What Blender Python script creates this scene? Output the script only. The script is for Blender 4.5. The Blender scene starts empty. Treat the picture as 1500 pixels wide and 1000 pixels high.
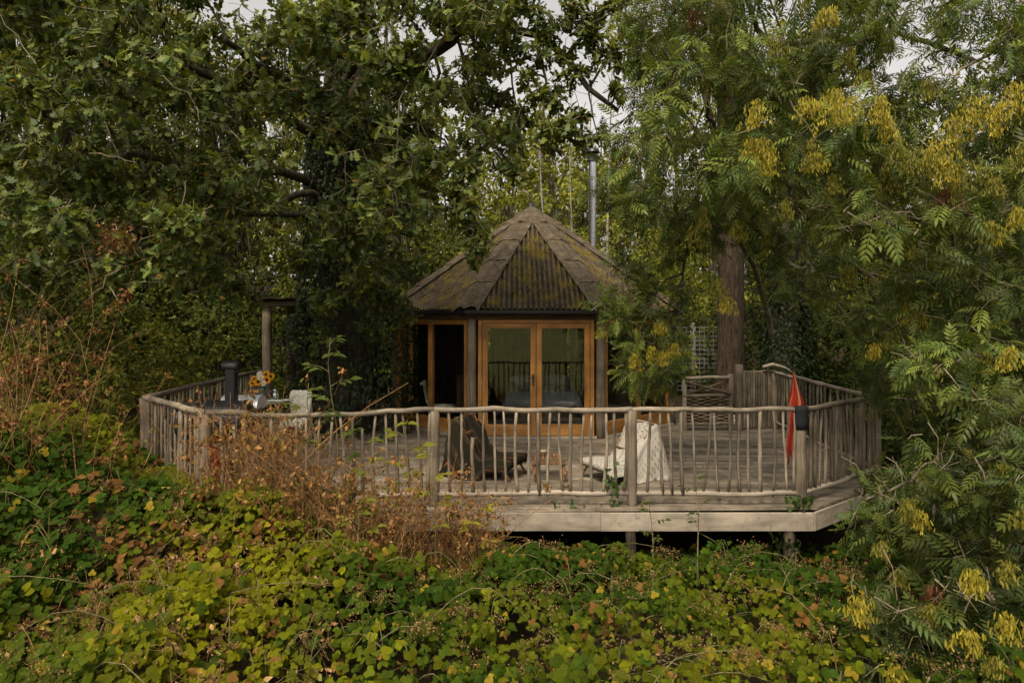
import bpy, math, random
import numpy as np
from mathutils import Matrix, Vector, noise

random.seed(11)
rng = np.random.default_rng(11)
R = math.radians
scene = bpy.context.scene
COL = scene.collection

# ------------------------------------------------------------------ camera, sky, sun, exposure
CAM_Z = 2.09                                   # eye height above the deck (deck top is z = 0)
cam_d = bpy.data.cameras.new("camera")
cam_d.sensor_width = 36.0
cam_d.lens = 24.0
cam_d.shift_y = -0.02
cam_d.clip_start = 0.05
cam_d.clip_end = 2000.0
cam = bpy.data.objects.new("camera", cam_d)
COL.objects.link(cam)
cam.location = (0, 0, CAM_Z)
cam.rotation_euler = (R(90), 0, 0)
scene.camera = cam

SUN_EL, SUN_AZ = R(56), R(204)                 # azimuth clockwise from +Y: behind the camera, a little to the left
world = bpy.data.worlds.new("World")
scene.world = world
world.use_nodes = True
wn = world.node_tree.nodes
wl = world.node_tree.links
bg = wn["Background"]
sky = wn.new("ShaderNodeTexSky")
sky.sky_type = 'NISHITA'
sky.sun_disc = False
sky.sun_elevation = SUN_EL
sky.sun_rotation = SUN_AZ
sky.dust_density = 4.0
sky.air_density = 1.0
hs = wn.new("ShaderNodeHueSaturation")
hs.inputs["Saturation"].default_value = 0.16   # overcast: the blue is veiled
wl.new(sky.outputs[0], hs.inputs["Color"])
warm = wn.new("ShaderNodeMix")
warm.data_type = 'RGBA'
warm.blend_type = 'MULTIPLY'
warm.inputs[0].default_value = 1.0
warm.inputs[7].default_value = (1.0, 0.935, 0.855, 1)
wl.new(hs.outputs[0], warm.inputs[6])
wl.new(warm.outputs[2], bg.inputs["Color"])
bg.inputs["Strength"].default_value = 0.13

sun_d = bpy.data.lights.new("sun", 'SUN')
sun_d.energy = 1.5
sun_d.angle = R(11)
sun_d.color = (1.0, 0.87, 0.64)
sun = bpy.data.objects.new("sun", sun_d)
COL.objects.link(sun)
sd = Vector((math.sin(SUN_AZ) * math.cos(SUN_EL), math.cos(SUN_AZ) * math.cos(SUN_EL), math.sin(SUN_EL)))
sun.rotation_euler = sd.to_track_quat('Z', 'Y').to_euler()
sun.location = (0, -5, 30)

scene.view_settings.view_transform = 'Standard'
scene.view_settings.look = 'None'
scene.view_settings.gamma = 1.0
scene.view_settings.exposure = 0.86
scene.view_settings.use_curve_mapping = False
scene.render.engine = 'CYCLES'
cy = scene.cycles
cy.max_bounces = 6
cy.diffuse_bounces = 3
cy.glossy_bounces = 3
cy.transmission_bounces = 4
cy.transparent_max_bounces = 8
cy.caustics_reflective = False
cy.caustics_refractive = False
cy.use_denoising = True
cy.use_adaptive_sampling = True
cy.adaptive_threshold = 0.01

# ------------------------------------------------------------------ helpers
def P(px, py, d):
    """Point at depth d (metres in front of the camera) seen in direction (px, py) of the 1500x1000 photograph."""
    return np.array([(px - 750) * d / 1000.0, d, CAM_Z - (py - 470) * d / 1000.0])

def to_px(p):
    p = np.atleast_2d(p)
    d = np.maximum(p[:, 1], 0.05)
    return 750 + 1000 * p[:, 0] / d, 470 + 1000 * (CAM_Z - p[:, 2]) / d

def unit(v):
    v = np.asarray(v, float)
    n = np.linalg.norm(v, axis=-1, keepdims=True)
    return v / np.maximum(n, 1e-9)

def ground_z(x, y):
    """Height of the ground sheet: a bank below the deck, a shelf behind the cabin, a rising wood and, behind the camera, a meadow valley."""
    x = np.asarray(x, float); y = np.asarray(y, float)
    z = np.interp(y, [-400, -160, -60, -20, 0, 7, 9.5, 13.5, 17, 24, 60, 120, 400],
                     [14, -4, -16, -5.5, -2.6, -1.35, -1.0, -0.25, -0.1, 0.4, 5.0, 9.0, 20])
    left = np.clip((-5.4 - x) / 6.0, 0, 1) * np.clip((y - 5) / 4.0, 0, 1) * np.clip((60 - y) / 20, 0, 1)
    return z + left * 1.3

def setp(o, label=None, cat=None, group=None, kind=None):
    if label: o["label"] = label
    if cat: o["category"] = cat
    if group: o["group"] = group
    if kind: o["kind"] = kind
    return o

def thing(name, loc, label, cat, group=None, rz=0.0):
    o = bpy.data.objects.new(name, None)
    o.empty_display_size = 0.2
    COL.objects.link(o)
    o.location = tuple(float(v) for v in loc)
    o.rotation_euler = (0, 0, rz)
    return setp(o, label, cat, group)

def link(name, me, parent=None, loc=(0, 0, 0), rz=0.0):
    o = bpy.data.objects.new(name, me)
    COL.objects.link(o)
    if parent is not None:
        o.parent = parent
    o.location = tuple(float(v) for v in loc)
    o.rotation_euler = (0, 0, rz)
    return o

class MB:
    """Collects vertices, faces and uvs; build() links them as one mesh object. Coordinates are given in the frame of `origin`."""
    def __init__(self, origin=(0, 0, 0)):
        self.v, self.f, self.uv, self.o = [], [], [], np.array(origin, float)
    def add(self, V, F, UV=None):
        b = len(self.v)
        V = np.asarray(V, float) - self.o
        self.v.extend(V.tolist())
        if UV is None:
            UV = V[:, :2]
        for f in F:
            self.f.append([b + i for i in f])
            self.uv.extend([tuple(UV[i]) for i in f])
        return self
    def box(self, c, s, rz=0.0, M=None, bev=0.0):
        """Box with grain along its longest side, bevelled edges if bev > 0."""
        c = np.array(c, float); h = np.array(s, float) / 2
        if M is None:
            M = np.array([[math.cos(rz), -math.sin(rz), 0], [math.sin(rz), math.cos(rz), 0], [0, 0, 1]])
        ax = int(np.argmax(h)); oth = [i for i in range(3) if i != ax]
        b = min(bev, h.min() * 0.6)
        if b > 0:
            ring = []
            a, d = oth
            for (sa, sd_) in ((1, 1), (-1, 1), (-1, -1), (1, -1)):
                pts = [(h[a] - b, h[d]), (h[a], h[d] - b)]
                if sa * sd_ > 0: pts = pts[::-1]
                for (pa, pd) in pts:
                    q = np.zeros(3); q[a] = sa * pa; q[d] = sd_ * pd; ring.append(q)
            n = len(ring); V = []; UV = []; cum = 0
            for e in (-1, 1):
                cum = 0
                for i, q in enumerate(ring):
                    w = q.copy(); w[ax] = e * h[ax]
                    V.append(w)
                    UV.append((i * 0.37 * (h[oth[0]] + h[oth[1]]), w[ax]))
            F = [[i, (i + 1) % n, n + (i + 1) % n, n + i] for i in range(n)]
            F.append(list(range(n))[::-1]); F.append(list(range(n, 2 * n)))
        else:
            V, UV = [], []
            for sx in (-1, 1):
                for sy in (-1, 1):
                    for sz in (-1, 1):
                        q = np.array([sx, sy, sz]) * h
                        V.append(q); UV.append((q[oth[0]] + q[oth[1]], q[ax]))
            F = [[0, 1, 3, 2], [4, 6, 7, 5], [0, 4, 5, 1], [2, 3, 7, 6], [0, 2, 6, 4], [1, 5, 7, 3]]
        V = np.array(V) @ M.T + c
        return self.add(V, F, np.array(UV))
    def tube(self, pts, rad, sides=8, cap=True, jit=0.0, flat=1.0):
        pts = np.array(pts, float); k = len(pts)
        rad = np.full(k, rad) if np.isscalar(rad) else np.array(rad, float)
        t = np.gradient(pts, axis=0); t = unit(t)
        up = np.array([0, 0, 1.0]) if abs(t[0][2]) < 0.9 else np.array([1.0, 0, 0])
        n = unit(np.cross(t[0], up)); V = []; UV = []; L = 0
        for i in range(k):
            n = unit(n - t[i] * np.dot(n, t[i])); b = np.cross(t[i], n)
            if i: L += np.linalg.norm(pts[i] - pts[i - 1])
            for j in range(sides):
                a = 2 * math.pi * j / sides
                r = rad[i] * (1 + (random.random() - 0.5) * 2 * jit)
                V.append(pts[i] + n * math.cos(a) * r + b * math.sin(a) * r * flat)
                UV.append((j / sides * 2 * math.pi * rad[0], L))
        F = []
        for i in range(k - 1):
            for j in range(sides):
                j2 = (j + 1) % sides
                F.append([i * sides + j, i * sides + j2, (i + 1) * sides + j2, (i + 1) * sides + j])
        if cap:
            F.append(list(range(sides))[::-1]); F.append([(k - 1) * sides + j for j in range(sides)])
        return self.add(V, F, np.array(UV))
    def lathe(self, prof, c=(0, 0, 0), seg=16, axis='z', M=None):
        V, F, UV = [], [], []
        for i, (r, h) in enumerate(prof):
            for j in range(seg):
                a = 2 * math.pi * j / seg
                V.append((r * math.cos(a), r * math.sin(a), h)); UV.append((j / seg, h))
        for i in range(len(prof) - 1):
            for j in range(seg):
                j2 = (j + 1) % seg
                F.append([i * seg + j, i * seg + j2, (i + 1) * seg + j2, (i + 1) * seg + j])
        F.append(list(range(seg))[::-1]); F.append([(len(prof) - 1) * seg + j for j in range(seg)])
        V = np.array(V)
        if axis == 'x': V = V[:, [2, 0, 1]]
        if axis == 'y': V = V[:, [1, 2, 0]]
        if M is not None: V = V @ np.array(M).T
        return self.add(V + np.array(c, float), F, np.array(UV))
    def grid(self, Q, thick=None, uvs=None):
        """Sheet from an (m, n, 3) grid; thick = (m, n, 3) or vector offset gives it an underside and closed edges."""
        Q = np.array(Q, float); m, n = Q.shape[:2]
        idx = lambda i, j: i * n + j
        if uvs is None:
            uvs = np.stack(np.meshgrid(np.linspace(0, 1, m), np.linspace(0, 1, n), indexing='ij'), -1)
        V = Q.reshape(-1, 3); UV = uvs.reshape(-1, 2)
        F = [[idx(i, j), idx(i + 1, j), idx(i + 1, j + 1), idx(i, j + 1)] for i in range(m - 1) for j in range(n - 1)]
        if thick is not None:
            B = (Q - np.array(thick)).reshape(-1, 3); o = len(V)
            V = np.vstack([V, B]); UV = np.vstack([UV, UV])
            F += [[o + k for k in f[::-1]] for f in F]
            e = [idx(i, 0) for i in range(m)] + [idx(m - 1, j) for j in range(1, n)] + \
                [idx(i, n - 1) for i in range(m - 2, -1, -1)] + [idx(0, j) for j in range(n - 2, 0, -1)]
            for a, b in zip(e, e[1:] + e[:1]):
                F.append([b, a, o + a, o + b])
        return self.add(V, F, UV)
    def mesh(self, name, mat, smooth=False):
        me = bpy.data.meshes.new(name)
        me.from_pydata(self.v, [], self.f)
        uv = me.uv_layers.new(name="UVMap")
        uv.data.foreach_set("uv", np.array(self.uv, np.float32).ravel())
        me.materials.append(mat)
        if smooth:
            me.polygons.foreach_set("use_smooth", [True] * len(me.polygons))
        me.update()
        return me
    def build(self, name, mat, parent=None, smooth=False, loc=(0, 0, 0), rz=0.0):
        return link(name, self.mesh(name, mat, smooth), parent, loc, rz)

def raw_mesh(name, V, T, mat, tint=None, smooth=False, uv=None):
    """Triangle mesh straight from arrays."""
    V = np.ascontiguousarray(V, np.float32); T = np.ascontiguousarray(T, np.int32)
    me = bpy.data.meshes.new(name)
    me.vertices.add(len(V)); me.vertices.foreach_set("co", V.ravel())
    me.loops.add(T.size); me.loops.foreach_set("vertex_index", T.ravel())
    me.polygons.add(len(T))
    me.polygons.foreach_set("loop_start", np.arange(0, T.size, 3, dtype=np.int32))
    try:
        me.polygons.foreach_set("loop_total", np.full(len(T), 3, np.int32))
    except Exception:
        pass
    if smooth:
        me.polygons.foreach_set("use_smooth", np.ones(len(T), bool))
    if tint is not None:
        a = me.attributes.new("tint", 'FLOAT_COLOR', 'POINT')
        c = np.ones((len(V), 4), np.float32); c[:, :3] = tint
        a.data.foreach_set("color", c.ravel())
    me.materials.append(mat)
    me.update(calc_edges=True)
    return me

def many_tubes(paths, radii, sides=3):
    """(N, K, 3) paths and (N, K) radii -> vertices and triangles of N thin tubes."""
    paths = np.asarray(paths, float); N, K = paths.shape[:2]
    t = unit(np.gradient(paths, axis=1))
    ref = np.where(np.abs(t[..., 2:3]) < 0.9, np.array([0, 0, 1.0]), np.array([1.0, 0, 0]))
    n = unit(np.cross(t, ref)); b = np.cross(t, n)
    ang = np.arange(sides) * 2 * math.pi / sides
    V = paths[:, :, None] + radii[:, :, None, None] * (n[:, :, None] * np.cos(ang)[None, None, :, None] + b[:, :, None] * np.sin(ang)[None, None, :, None])
    tri = []
    for i in range(K - 1):
        for j in range(sides):
            j2 = (j + 1) % sides
            a, c, d, e = i * sides + j, i * sides + j2, (i + 1) * sides + j2, (i + 1) * sides + j
            tri += [[a, c, d], [a, d, e]]
    tri = np.array(tri)
    T = tri[None] + (np.arange(N) * K * sides)[:, None, None]
    return V.reshape(-1, 3), T.reshape(-1, 3)

# ------------------------------------------------------------------ materials
MATS = {}
def new_mat(name):
    m = bpy.data.materials.new(name); m.use_nodes = True
    nt = m.node_tree; nt.nodes.clear()
    out = nt.nodes.new("ShaderNodeOutputMaterial")
    bs = nt.nodes.new("ShaderNodeBsdfPrincipled")
    nt.links.new(bs.outputs[0], out.inputs[0])
    MATS[name] = m
    return m, nt, bs, out

def N(nt, t, **kw):
    n = nt.nodes.new(t)
    for k, v in kw.items():
        if k in n.inputs: n.inputs[k].default_value = v
        else: setattr(n, k, v)
    return n

def ramp(nt, stops, fac):
    r = nt.nodes.new("ShaderNodeValToRGB")
    e = r.color_ramp.elements
    while len(e) > 1: e.remove(e[-1])
    e[0].position, e[0].color = stops[0][0], (*stops[0][1], 1)
    for p, c in stops[1:]:
        q = e.new(p); q.color = (*c, 1)
    nt.links.new(fac, r.inputs[0])
    return r.outputs[0]

def mixc(nt, a, b, fac, mode='MIX'):
    m = nt.nodes.new("ShaderNodeMix"); m.data_type = 'RGBA'; m.blend_type = mode
    for i, v in ((0, fac), (6, a), (7, b)):
        if hasattr(v, "is_output"): nt.links.new(v, m.inputs[i])
        elif i == 0: m.inputs[0].default_value = v
        else: m.inputs[i].default_value = (*v, 1)
    return m.outputs[2]

def bump(nt, bs, h, strength=0.4, dist=0.01):
    b = N(nt, "ShaderNodeBump", Strength=strength, Distance=dist)
    nt.links.new(h, b.inputs["Height"]); nt.links.new(b.outputs[0], bs.inputs["Normal"])

def wood(name, dark, mid, light, rough=0.8, spots=None, gx=55, gy=2.2, stain=0.5, spec=0.2, var=0.35):
    """Weathered or oiled timber with the grain along v of the uv map and its own tone per piece."""
    m, nt, bs, out = new_mat(name)
    uv = N(nt, "ShaderNodeUVMap"); oi = N(nt, "ShaderNodeObjectInfo")
    off = N(nt, "ShaderNodeVectorMath", operation='SCALE'); off.inputs[0].default_value = (37, 91, 53)
    nt.links.new(oi.outputs["Random"], off.inputs["Scale"])
    mp = N(nt, "ShaderNodeMapping"); mp.inputs["Scale"].default_value = (gx, gy, 1)
    nt.links.new(uv.outputs[0], mp.inputs[0]); nt.links.new(off.outputs[0], mp.inputs["Location"])
    n1 = N(nt, "ShaderNodeTexNoise", Scale=1.0, Detail=8.0, Roughness=0.65, Distortion=0.4)
    nt.links.new(mp.outputs[0], n1.inputs[0])
    c = ramp(nt, [(0.28, dark), (0.5, mid), (0.72, light)], n1.outputs[0])
    tc = N(nt, "ShaderNodeTexCoord")
    n2 = N(nt, "ShaderNodeTexNoise", Scale=3.1, Detail=5.0, Roughness=0.6)
    nt.links.new(tc.outputs["Object"], n2.inputs[0])
    st = ramp(nt, [(0.35, (1 - stain,) * 3), (0.65, (1.12, 1.1, 1.06))], n2.outputs[0])
    c = mixc(nt, c, st, 1.0, 'MULTIPLY')
    rv = N(nt, "ShaderNodeMapRange"); rv.inputs[3].default_value = 1 - var; rv.inputs[4].default_value = 1 + var
    nt.links.new(oi.outputs["Random"], rv.inputs[0])
    c = mixc(nt, c, rv.outputs[0], 1.0, 'MULTIPLY')
    if spots:
        n3 = N(nt, "ShaderNodeTexNoise", Scale=9.0, Detail=6.0, Roughness=0.7)
        nt.links.new(tc.outputs["Object"], n3.inputs[0])
        f = ramp(nt, [(0.56, (0, 0, 0)), (0.68, (0.75,) * 3)], n3.outputs[0])
        c = mixc(nt, c, spots, f)
    nt.links.new(c, bs.inputs["Base Color"])
    bs.inputs["Roughness"].default_value = rough
    bs.inputs["Specular IOR Level"].default_value = spec
    bump(nt, bs, n1.outputs[0], 0.5, 0.006)
    return m

def plain(name, col, rough=0.6, metal=0.0, spec=0.4, nscale=12.0, amount=0.25, b=0.0):
    m, nt, bs, out = new_mat(name)
    tc = N(nt, "ShaderNodeTexCoord")
    n = N(nt, "ShaderNodeTexNoise", Scale=nscale, Detail=6.0, Roughness=0.6)
    nt.links.new(tc.outputs["Object"], n.inputs[0])
    lo = tuple(c * (1 - amount) for c in col); hi = tuple(min(1, c * (1 + amount)) for c in col)
    nt.links.new(ramp(nt, [(0.3, lo), (0.7, hi)], n.outputs[0]), bs.inputs["Base Color"])
    bs.inputs["Roughness"].default_value = rough
    bs.inputs["Metallic"].default_value = metal
    bs.inputs["Specular IOR Level"].default_value = spec
    if b: bump(nt, bs, n.outputs[0], b, 0.01)
    return m

def leaf_mat(name, transl=0.3, rough=0.5, spec=0.25, under=0.35, vein=0.2):
    """Leaf blade: colour from each leaf's own tint, a paler underside, light shining through."""
    m, nt, bs, out = new_mat(name)
    at = N(nt, "ShaderNodeAttribute", attribute_name="tint")
    tc = N(nt, "ShaderNodeTexCoord")
    n = N(nt, "ShaderNodeTexNoise", Scale=28.0, Detail=3.0)
    nt.links.new(tc.outputs["Object"], n.inputs[0])
    v = ramp(nt, [(0.3, (1 - vein,) * 3), (0.7, (1 + vein,) * 3)], n.outputs[0])
    c = mixc(nt, at.outputs["Color"], v, 1.0, 'MULTIPLY')
    ge = N(nt, "ShaderNodeNewGeometry")
    mu = N(nt, "ShaderNodeMath", operation='MULTIPLY'); mu.inputs[1].default_value = under
    nt.links.new(ge.outputs["Backfacing"], mu.inputs[0])
    pale = mixc(nt, c, (1.25, 1.3, 1.5), 1.0, 'MULTIPLY')
    c2 = mixc(nt, c, pale, mu.outputs[0])
    nt.links.new(c2, bs.inputs["Base Color"])
    bs.inputs["Roughness"].default_value = rough
    bs.inputs["Specular IOR Level"].default_value = spec
    tr = N(nt, "ShaderNodeBsdfTranslucent")
    tcx = mixc(nt, c, (1.5, 1.35, 0.5), 1.0, 'MULTIPLY')
    nt.links.new(tcx, tr.inputs[0])
    mx = N(nt, "ShaderNodeMixShader"); mx.inputs[0].default_value = transl
    nt.links.new(bs.outputs[0], mx.inputs[1]); nt.links.new(tr.outputs[0], mx.inputs[2])
    nt.links.new(mx.outputs[0], out.inputs[0])
    return m

def bark(name, dark, light, sx=9, sz=1.6, moss=None, strength=0.8):
    m, nt, bs, out = new_mat(name)
    tc = N(nt, "ShaderNodeTexCoord")
    mp = N(nt, "ShaderNodeMapping"); mp.inputs["Scale"].default_value = (sx, sx, sz)
    nt.links.new(tc.outputs["Object"], mp.inputs[0])
    n = N(nt, "ShaderNodeTexNoise", Scale=1.6, Detail=8.0, Roughness=0.7, Distortion=0.6)
    nt.links.new(mp.outputs[0], n.inputs[0])
    c = ramp(nt, [(0.36, dark), (0.62, light)], n.outputs[0])
    if moss:
        n2 = N(nt, "ShaderNodeTexNoise", Scale=2.3, Detail=6.0)
        nt.links.new(tc.outputs["Object"], n2.inputs[0])
        c = mixc(nt, c, moss, ramp(nt, [(0.5, (0,) * 3), (0.66, (0.7,) * 3)], n2.outputs[0]))
    nt.links.new(c, bs.inputs["Base Color"])
    bs.inputs["Roughness"].default_value = 0.9
    bs.inputs["Specular IOR Level"].default_value = 0.15
    bump(nt, bs, n.outputs[0], strength, 0.03)
    return m

M_RAIL = wood("rail_wood", (0.11, 0.088, 0.064), (0.255, 0.213, 0.16), (0.40, 0.345, 0.27), gx=60, gy=3, spots=(0.09, 0.088, 0.05), stain=0.45)
M_PICK = wood("stick_wood", (0.095, 0.075, 0.054), (0.235, 0.193, 0.142), (0.39, 0.33, 0.255), gx=70, gy=4, stain=0.5, var=0.4)
M_DECK = wood("deck_wood", (0.13, 0.106, 0.077), (0.265, 0.22, 0.167), (0.39, 0.33, 0.255), gx=48, gy=1.1, stain=0.5, var=0.28, spots=(0.10, 0.09, 0.055))
M_FASC = wood("fascia_wood", (0.19, 0.16, 0.122), (0.35, 0.30, 0.235), (0.47, 0.41, 0.33), gx=30, gy=1.2, stain=0.3, var=0.15, spots=(0.14, 0.12, 0.09))
M_LARCH = wood("oiled_wood", (0.26, 0.105, 0.022), (0.46, 0.21, 0.048), (0.56, 0.29, 0.085), rough=0.5, gx=40, gy=1.5, stain=0.35, spec=0.4, var=0.1)
M_POST = wood("post_wood", (0.10, 0.077, 0.053), (0.22, 0.175, 0.125), (0.33, 0.28, 0.22), gx=36, gy=1.2, stain=0.4, var=0.1)
M_BEAM = wood("beam_wood", (0.05, 0.028, 0.014), (0.13, 0.075, 0.036), (0.2, 0.125, 0.065), gx=36, gy=1.2)
M_DARKW = wood("dark_wood", (0.03, 0.02, 0.012), (0.07, 0.047, 0.028), (0.12, 0.082, 0.05), gx=36, gy=1.2)
M_FURN = wood("furniture_wood", (0.09, 0.04, 0.016), (0.22, 0.11, 0.045), (0.36, 0.2, 0.09), rough=0.55, gx=60, gy=2, var=0.2, spec=0.35)
M_HURDLE = wood("hurdle_wood", (0.055, 0.042, 0.026), (0.14, 0.108, 0.07), (0.22, 0.178, 0.12), gx=60, gy=4, var=0.4)
M_BLACK = plain("black_metal", (0.012, 0.012, 0.013), rough=0.42, spec=0.5, amount=0.3)
M_GUTTER = plain("black_plastic", (0.010, 0.010, 0.011), rough=0.5)
M_STEEL = plain("steel", (0.62, 0.63, 0.65), rough=0.22, metal=1.0, amount=0.1)
M_ALU = plain("brushed_metal", (0.8, 0.81, 0.83), rough=0.45, metal=0.6, amount=0.06)
M_RED = plain("red_paint", (0.36, 0.012, 0.012), rough=0.4, amount=0.15)
M_GREENP = plain("green_paint", (0.22, 0.30, 0.20), rough=0.5, amount=0.12)
M_FLEECE = plain("sheepskin", (0.84, 0.78, 0.66), rough=0.95, nscale=24, amount=0.25, b=0.9, spec=0.1)
M_PAPER = plain("paper", (0.75, 0.74, 0.72), rough=0.7, amount=0.05)
M_LINEN = plain("linen", (0.26, 0.27, 0.29), rough=0.9, amount=0.1, nscale=5)
M_WIRE = plain("galvanised_wire", (0.42, 0.44, 0.46), rough=0.5, metal=0.5)
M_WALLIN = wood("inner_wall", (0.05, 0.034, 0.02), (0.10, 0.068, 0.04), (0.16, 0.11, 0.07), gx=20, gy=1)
M_CERAM = plain("ceramic", (0.34, 0.25, 0.17), rough=0.4, amount=0.2)
M_OAKB = bark("oak_bark", (0.018, 0.014, 0.010), (0.085, 0.068, 0.048), moss=(0.05, 0.06, 0.02))
M_PINEB = bark("pine_bark", (0.016, 0.012, 0.008), (0.085, 0.062, 0.040), sx=11, sz=2.2, strength=1.0)
M_ASHB = bark("ash_bark", (0.05, 0.045, 0.03), (0.19, 0.165, 0.115), sx=7, sz=2.5, moss=(0.08, 0.08, 0.03))
M_PALEB = bark("pale_bark", (0.13, 0.115, 0.09), (0.36, 0.33, 0.28), sx=4, sz=5, strength=0.3)
M_TWIG = bark("twig_bark", (0.11, 0.085, 0.05), (0.30, 0.25, 0.17), sx=20, sz=20, strength=0.1)
M_STEM = bark("dry_stem", (0.13, 0.060, 0.022), (0.35, 0.20, 0.085), sx=14, sz=14, strength=0.1)
M_CANE = bark("bramble_cane", (0.06, 0.055, 0.02), (0.2, 0.17, 0.08), sx=14, sz=14, strength=0.1)
M_LEAF = leaf_mat("leaf", 0.32, rough=0.65, spec=0.06, under=0.12)
M_LEAFG = leaf_mat("leaf_glossy", 0.25, rough=0.45, spec=0.18, under=0.3)
M_DRYL = leaf_mat("dry_leaf", 0.18, rough=0.8, spec=0.15, under=0.1)
M_KEYS = leaf_mat("seed_key", 0.35, rough=0.6, spec=0.25, under=0.05)
M_PETAL = leaf_mat("petal", 0.2, rough=0.6, spec=0.2, under=0.0)
M_MOSS = leaf_mat("moss", 0.1, rough=0.9, spec=0.1, under=0.0)

# glass: clear pane with a mirror-like sheen
mg, ntg, bsg, outg = new_mat("window_glass")
tr_ = N(ntg, "ShaderNodeBsdfTransparent"); tr_.inputs[0].default_value = (0.92, 0.94, 0.92, 1)
gl_ = N(ntg, "ShaderNodeBsdfGlossy"); gl_.inputs["Roughness"].default_value = 0.012
fr_ = N(ntg, "ShaderNodeFresnel"); fr_.inputs["IOR"].default_value = 2.0
mxg = N(ntg, "ShaderNodeMixShader")
geg = N(ntg, "ShaderNodeNewGeometry"); fm = N(ntg, "ShaderNodeMath", operation='SUBTRACT'); fm.inputs[0].default_value = 1.0
ntg.links.new(geg.outputs["Backfacing"], fm.inputs[1]); fx = N(ntg, "ShaderNodeMath", operation='MULTIPLY'); ntg.links.new(fr_.outputs[0], fx.inputs[0]); ntg.links.new(fm.outputs[0], fx.inputs[1])
ntg.links.new(fx.outputs[0], mxg.inputs[0]); ntg.links.new(tr_.outputs[0], mxg.inputs[1]); ntg.links.new(gl_.outputs[0], mxg.inputs[2])
ntg.links.new(mxg.outputs[0], outg.inputs[0])
M_GLASS = mg

# corrugated roofing: grey-brown bitumen, lichen specks, moss in the troughs
def roof_mat(name, moss_amt, g=1.0, trough=False):
    m, nt, bs, out = new_mat(name)
    tc = N(nt, "ShaderNodeTexCoord")
    n1 = N(nt, "ShaderNodeTexNoise", Scale=7.0, Detail=9.0, Roughness=0.7); nt.links.new(tc.outputs["Object"], n1.inputs[0])
    c = ramp(nt, [(0.3, (0.028 * g, 0.021 * g, 0.013 * g)), (0.52, (0.078 * g, 0.060 * g, 0.039 * g)), (0.7, (0.14 * g, 0.114 * g, 0.08 * g))], n1.outputs[0])
    n2 = N(nt, "ShaderNodeTexNoise", Scale=70.0, Detail=4.0, Roughness=0.6); nt.links.new(tc.outputs["Object"], n2.inputs[0])
    c = mixc(nt, c, (0.33, 0.30, 0.24), ramp(nt, [(0.60, (0,) * 3), (0.67, (0.9,) * 3)], n2.outputs[0]))
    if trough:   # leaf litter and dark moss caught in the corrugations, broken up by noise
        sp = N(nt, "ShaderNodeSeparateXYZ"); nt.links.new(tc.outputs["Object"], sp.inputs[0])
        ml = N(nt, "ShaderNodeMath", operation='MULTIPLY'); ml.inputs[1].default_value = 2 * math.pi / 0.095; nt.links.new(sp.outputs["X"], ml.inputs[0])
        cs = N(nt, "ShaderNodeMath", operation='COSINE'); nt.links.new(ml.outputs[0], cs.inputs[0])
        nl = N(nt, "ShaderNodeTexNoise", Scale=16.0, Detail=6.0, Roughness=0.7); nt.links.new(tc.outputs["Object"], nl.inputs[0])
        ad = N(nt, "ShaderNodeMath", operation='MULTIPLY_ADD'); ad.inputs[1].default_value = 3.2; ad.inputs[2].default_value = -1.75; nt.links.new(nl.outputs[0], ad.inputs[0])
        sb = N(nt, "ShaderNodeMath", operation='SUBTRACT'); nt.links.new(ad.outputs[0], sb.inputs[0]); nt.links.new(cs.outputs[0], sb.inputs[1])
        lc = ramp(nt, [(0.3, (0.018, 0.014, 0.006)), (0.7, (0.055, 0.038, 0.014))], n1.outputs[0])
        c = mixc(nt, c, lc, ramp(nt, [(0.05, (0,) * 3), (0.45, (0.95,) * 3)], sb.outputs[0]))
    n3 = N(nt, "ShaderNodeTexNoise", Scale=3.2, Detail=8.0, Roughness=0.72); nt.links.new(tc.outputs["Object"], n3.inputs[0])
    c = mixc(nt, c, (0.18, 0.135, 0.015), ramp(nt, [(0.62 - moss_amt, (0,) * 3), (0.75 - moss_amt, (0.85,) * 3)], n3.outputs[0]))
    nt.links.new(c, bs.inputs["Base Color"])
    bs.inputs["Roughness"].default_value = 0.92; bs.inputs["Specular IOR Level"].default_value = 0.15
    bump(nt, bs, n2.outputs[0], 0.6, 0.012)
    return m
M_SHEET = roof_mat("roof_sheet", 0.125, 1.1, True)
M_CAP = roof_mat("roof_cap", 0.01, 1.25)

# ground: leaf litter near, meadow behind the camera
m, nt, bs, out = new_mat("ground")
tc = N(nt, "ShaderNodeTexCoord")
n1 = N(nt, "ShaderNodeTexNoise", Scale=5.0, Detail=9.0, Roughness=0.7); nt.links.new(tc.outputs["Object"], n1.inputs[0])
lit = ramp(nt, [(0.3, (0.012, 0.009, 0.005)), (0.7, (0.042, 0.032, 0.016))], n1.outputs[0])
n2 = N(nt, "ShaderNodeTexNoise", Scale=0.22, Detail=9.0, Roughness=0.6); nt.links.new(tc.outputs["Object"], n2.inputs[0])
mead = ramp(nt, [(0.3, (0.11, 0.125, 0.035)), (0.7, (0.21, 0.205, 0.07))], n2.outputs[0])
sx = N(nt, "ShaderNodeSeparateXYZ"); nt.links.new(tc.outputs["Object"], sx.inputs[0])
mr = N(nt, "ShaderNodeMapRange"); mr.inputs[1].default_value = -8; mr.inputs[2].default_value = -14
nt.links.new(sx.outputs["Y"], mr.inputs[0])
nt.links.new(mixc(nt, lit, mead, mr.outputs[0]), bs.inputs["Base Color"])
bs.inputs["Roughness"].default_value = 0.95; bs.inputs["Specular IOR Level"].default_value = 0.1
M_GROUND = m

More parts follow.
